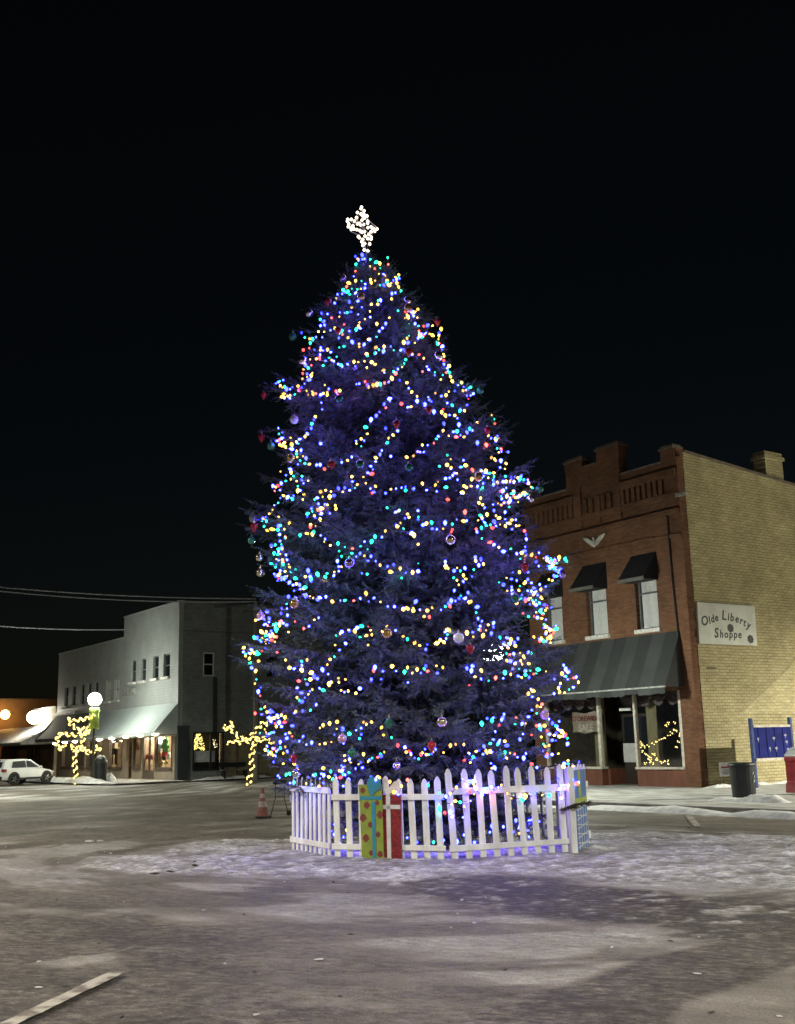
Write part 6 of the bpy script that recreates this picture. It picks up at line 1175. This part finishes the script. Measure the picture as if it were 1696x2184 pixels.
M_LIME = pmat('lime_paint', (.20,.25,.03), (.15,.20,.025), rough=.6, scale=6); M_SPOT = pmat('red_spot_paint', (.16,.028,.02), (.12,.02,.015), rough=.6); M_TEAL = pmat('teal_ribbon_paint', (.02,.20,.30), (.02,.15,.23), rough=.6); M_REDG = pmat('glitter_red_paint', (.22,.02,.022), (.10,.009,.011), rough=.4, scale=38, lo=.4, hi=.6); M_WHT = pmat('white_ribbon_paint', (.55,.54,.53), (.42,.41,.40), rough=.6)
body = [[(300,795),(725,795),(760,1950),(345,1950)], [(275,505),(715,500),(722,790),(300,792)]]
spots_ = [blob(435,895,56), blob(365,1135,62), (blob(505,1265,48)), blob(420,1520,62), blob(650,1450,46), blob(520,1800,44), blob(690,1825,52), blob(690,1075,62), blob(630,850,38), blob(360,610,48), blob(665,575,36)]
gift('painted_present', 'lime green plywood present with red spots and a teal ribbon', (520, 1950), .075, [('board', M_LIME, 0, .018, body), ('spot', M_SPOT, .0185, .0205, spots_), ('ribbon', M_TEAL, .021, .0235, [[(530,830),(595,830),(620,1950),(555,1950)], rect(300,722,722,790)]),
     ('bow', M_TEAL, .021, .028, [[(440,470),(470,400),(540,330),(600,400),(640,360),(700,410),(715,520),(690,600),(600,640),(560,700),(500,700),(470,600)]])])
gift('painted_present', 'glittery red plywood present with a white cross ribbon', (930, 1960), .052, [('board', M_REDG, 0, .018, [[(715,700),(1075,700),(1095,1962),(740,1962)]]), ('ribbon', M_WHT, .0185, .021, [[(800,700),(880,700),(905,1962),(830,1962)], rect(727,888,1075,968)]),
     ('bow', M_WHT, .0185, .026, [[(735,400),(780,345),(820,380),(838,500),(860,560),(900,520),(950,450),(1020,430),(1050,470),(1020,560),(930,620),(870,700),(810,700),(745,560)]])])
# the blue one stands on the edge-on panel at the right
a, b_ = FSEG[3]; e = (b_-a)/np.linalg.norm(b_-a); n1_ = np.array([e[1], -e[0], 0]); rz1 = math.atan2(e[1], e[0]); kk = n1_@np.array([*a, 0]); Lp = np.linalg.norm(b_-a)
t = thing('painted_present', 'blue plywood present with pale lattice lines at the right end of the fence', 'painted present', (a[0]+e[0]*Lp*.12, a[1]+e[1]*Lp*.12, 0), rz1)
Wp = Lp*.62
MB().box(0, Wp, -.062, -.04, .02, 1.16).build('board', pmat('blue_gift_paint', (.05,.14,.38), (.035,.10,.28), rough=.55, scale=5), t)
MB().box(0, Wp, -.067, -.0625, .64, .76).box(Wp*.3, Wp*.5, -.066, -.0625, .77, 1.16).build('ribbon', pmat('olive_ribbon_paint', (.30,.36,.06), (.2,.25,.04)), t)
mk = MB()
for i in range(9): z_ = .06+.065*i; mk.prism([(Wp*.06, z_), (Wp*.94, z_+.05*((-1)**i)), (Wp*.94, z_+.05*((-1)**i)+.014), (Wp*.06, z_+.014)], -.0655, -.0625, 'y')
for i in range(4): x = Wp*(.14+.22*i); mk.box(x, x+.03, -.0662, -.0656, .04, .63)
mk.build('lattice_lines', M_WHT, t)
# ------------------------------------------------------------------ night sky, lamps, camera
w = bpy.data.worlds.new('World'); scn.world = w; w.use_nodes = True; nt = w.node_tree
sky = nt.nodes.new('ShaderNodeTexSky'); sky.sky_type = 'NISHITA'; sky.sun_disc = False; sky.sun_elevation = R(9.); sky.sun_rotation = R(200.)
bg = nt.nodes['Background']; bg.inputs['Strength'].default_value = LW['sky']; nt.links.new(sky.outputs[0], bg.inputs['Color'])
# tall street lamps of the junction that stand outside the picture: one beside the parking lot at the right, two behind the viewer; two more added at the left to brighten it
def mast(p, h, watts, col, size=.35, label=None):
    l = bpy.data.lights.new('street_lamp_light', 'SPOT'); l.energy = watts; l.color = col; l.shadow_soft_size = size; l.spot_size = R(165); l.spot_blend = .5
    o = bpy.data.objects.new('street_lamp_light', l); o.location = (p[0], p[1], h); COL.objects.link(o); return o
mast(S(5.5, 41.), 9.5, LW['right'], (1., .97, .80), .25)
mast((-7.5, -3.5), 8.5, LW['back'], (1., .93, .79), .4)
mast((-14., 15.), 8.5, LW['leftm'], (1., .94, .79), .4)  # unseen lamp added to even out the light on the left
mast((-22., 42.), 8.5, LW['farm'], (.97, 1., .84), .4)  # unseen lamp added to brighten the far road and grey facade
mast((9.5, 3.), 8.5, LW['back2'], (.96, .97, .86), .4)
cam = bpy.data.cameras.new('camera'); co = bpy.data.objects.new('camera', cam); COL.objects.link(co)
cam.sensor_fit = 'VERTICAL'; cam.sensor_height = 24.; cam.lens = 24*F/2184; cam.clip_end = 2000; cam.clip_start = .1
M = Matrix((( RT[0], UP[0], -FWD[0], CAM[0]), (RT[1], UP[1], -FWD[1], CAM[1]), (RT[2], UP[2], -FWD[2], CAM[2]), (0, 0, 0, 1))); co.matrix_world = M
scn.camera = co
scn.view_settings.view_transform = 'Standard'; scn.view_settings.look = 'None'; scn.view_settings.exposure = 0; scn.view_settings.gamma = 1
scn.render.engine = 'CYCLES'; cy = scn.cycles; cy.use_denoising = True; cy.max_bounces = 6; cy.diffuse_bounces = 3; cy.transparent_max_bounces = 12; cy.caustics_reflective = False; cy.caustics_refractive = False; cy.sample_clamp_indirect = 3.; cy.sample_clamp_direct = 0
try: cy.denoiser = 'OPENIMAGEDENOISE'
except Exception: pass
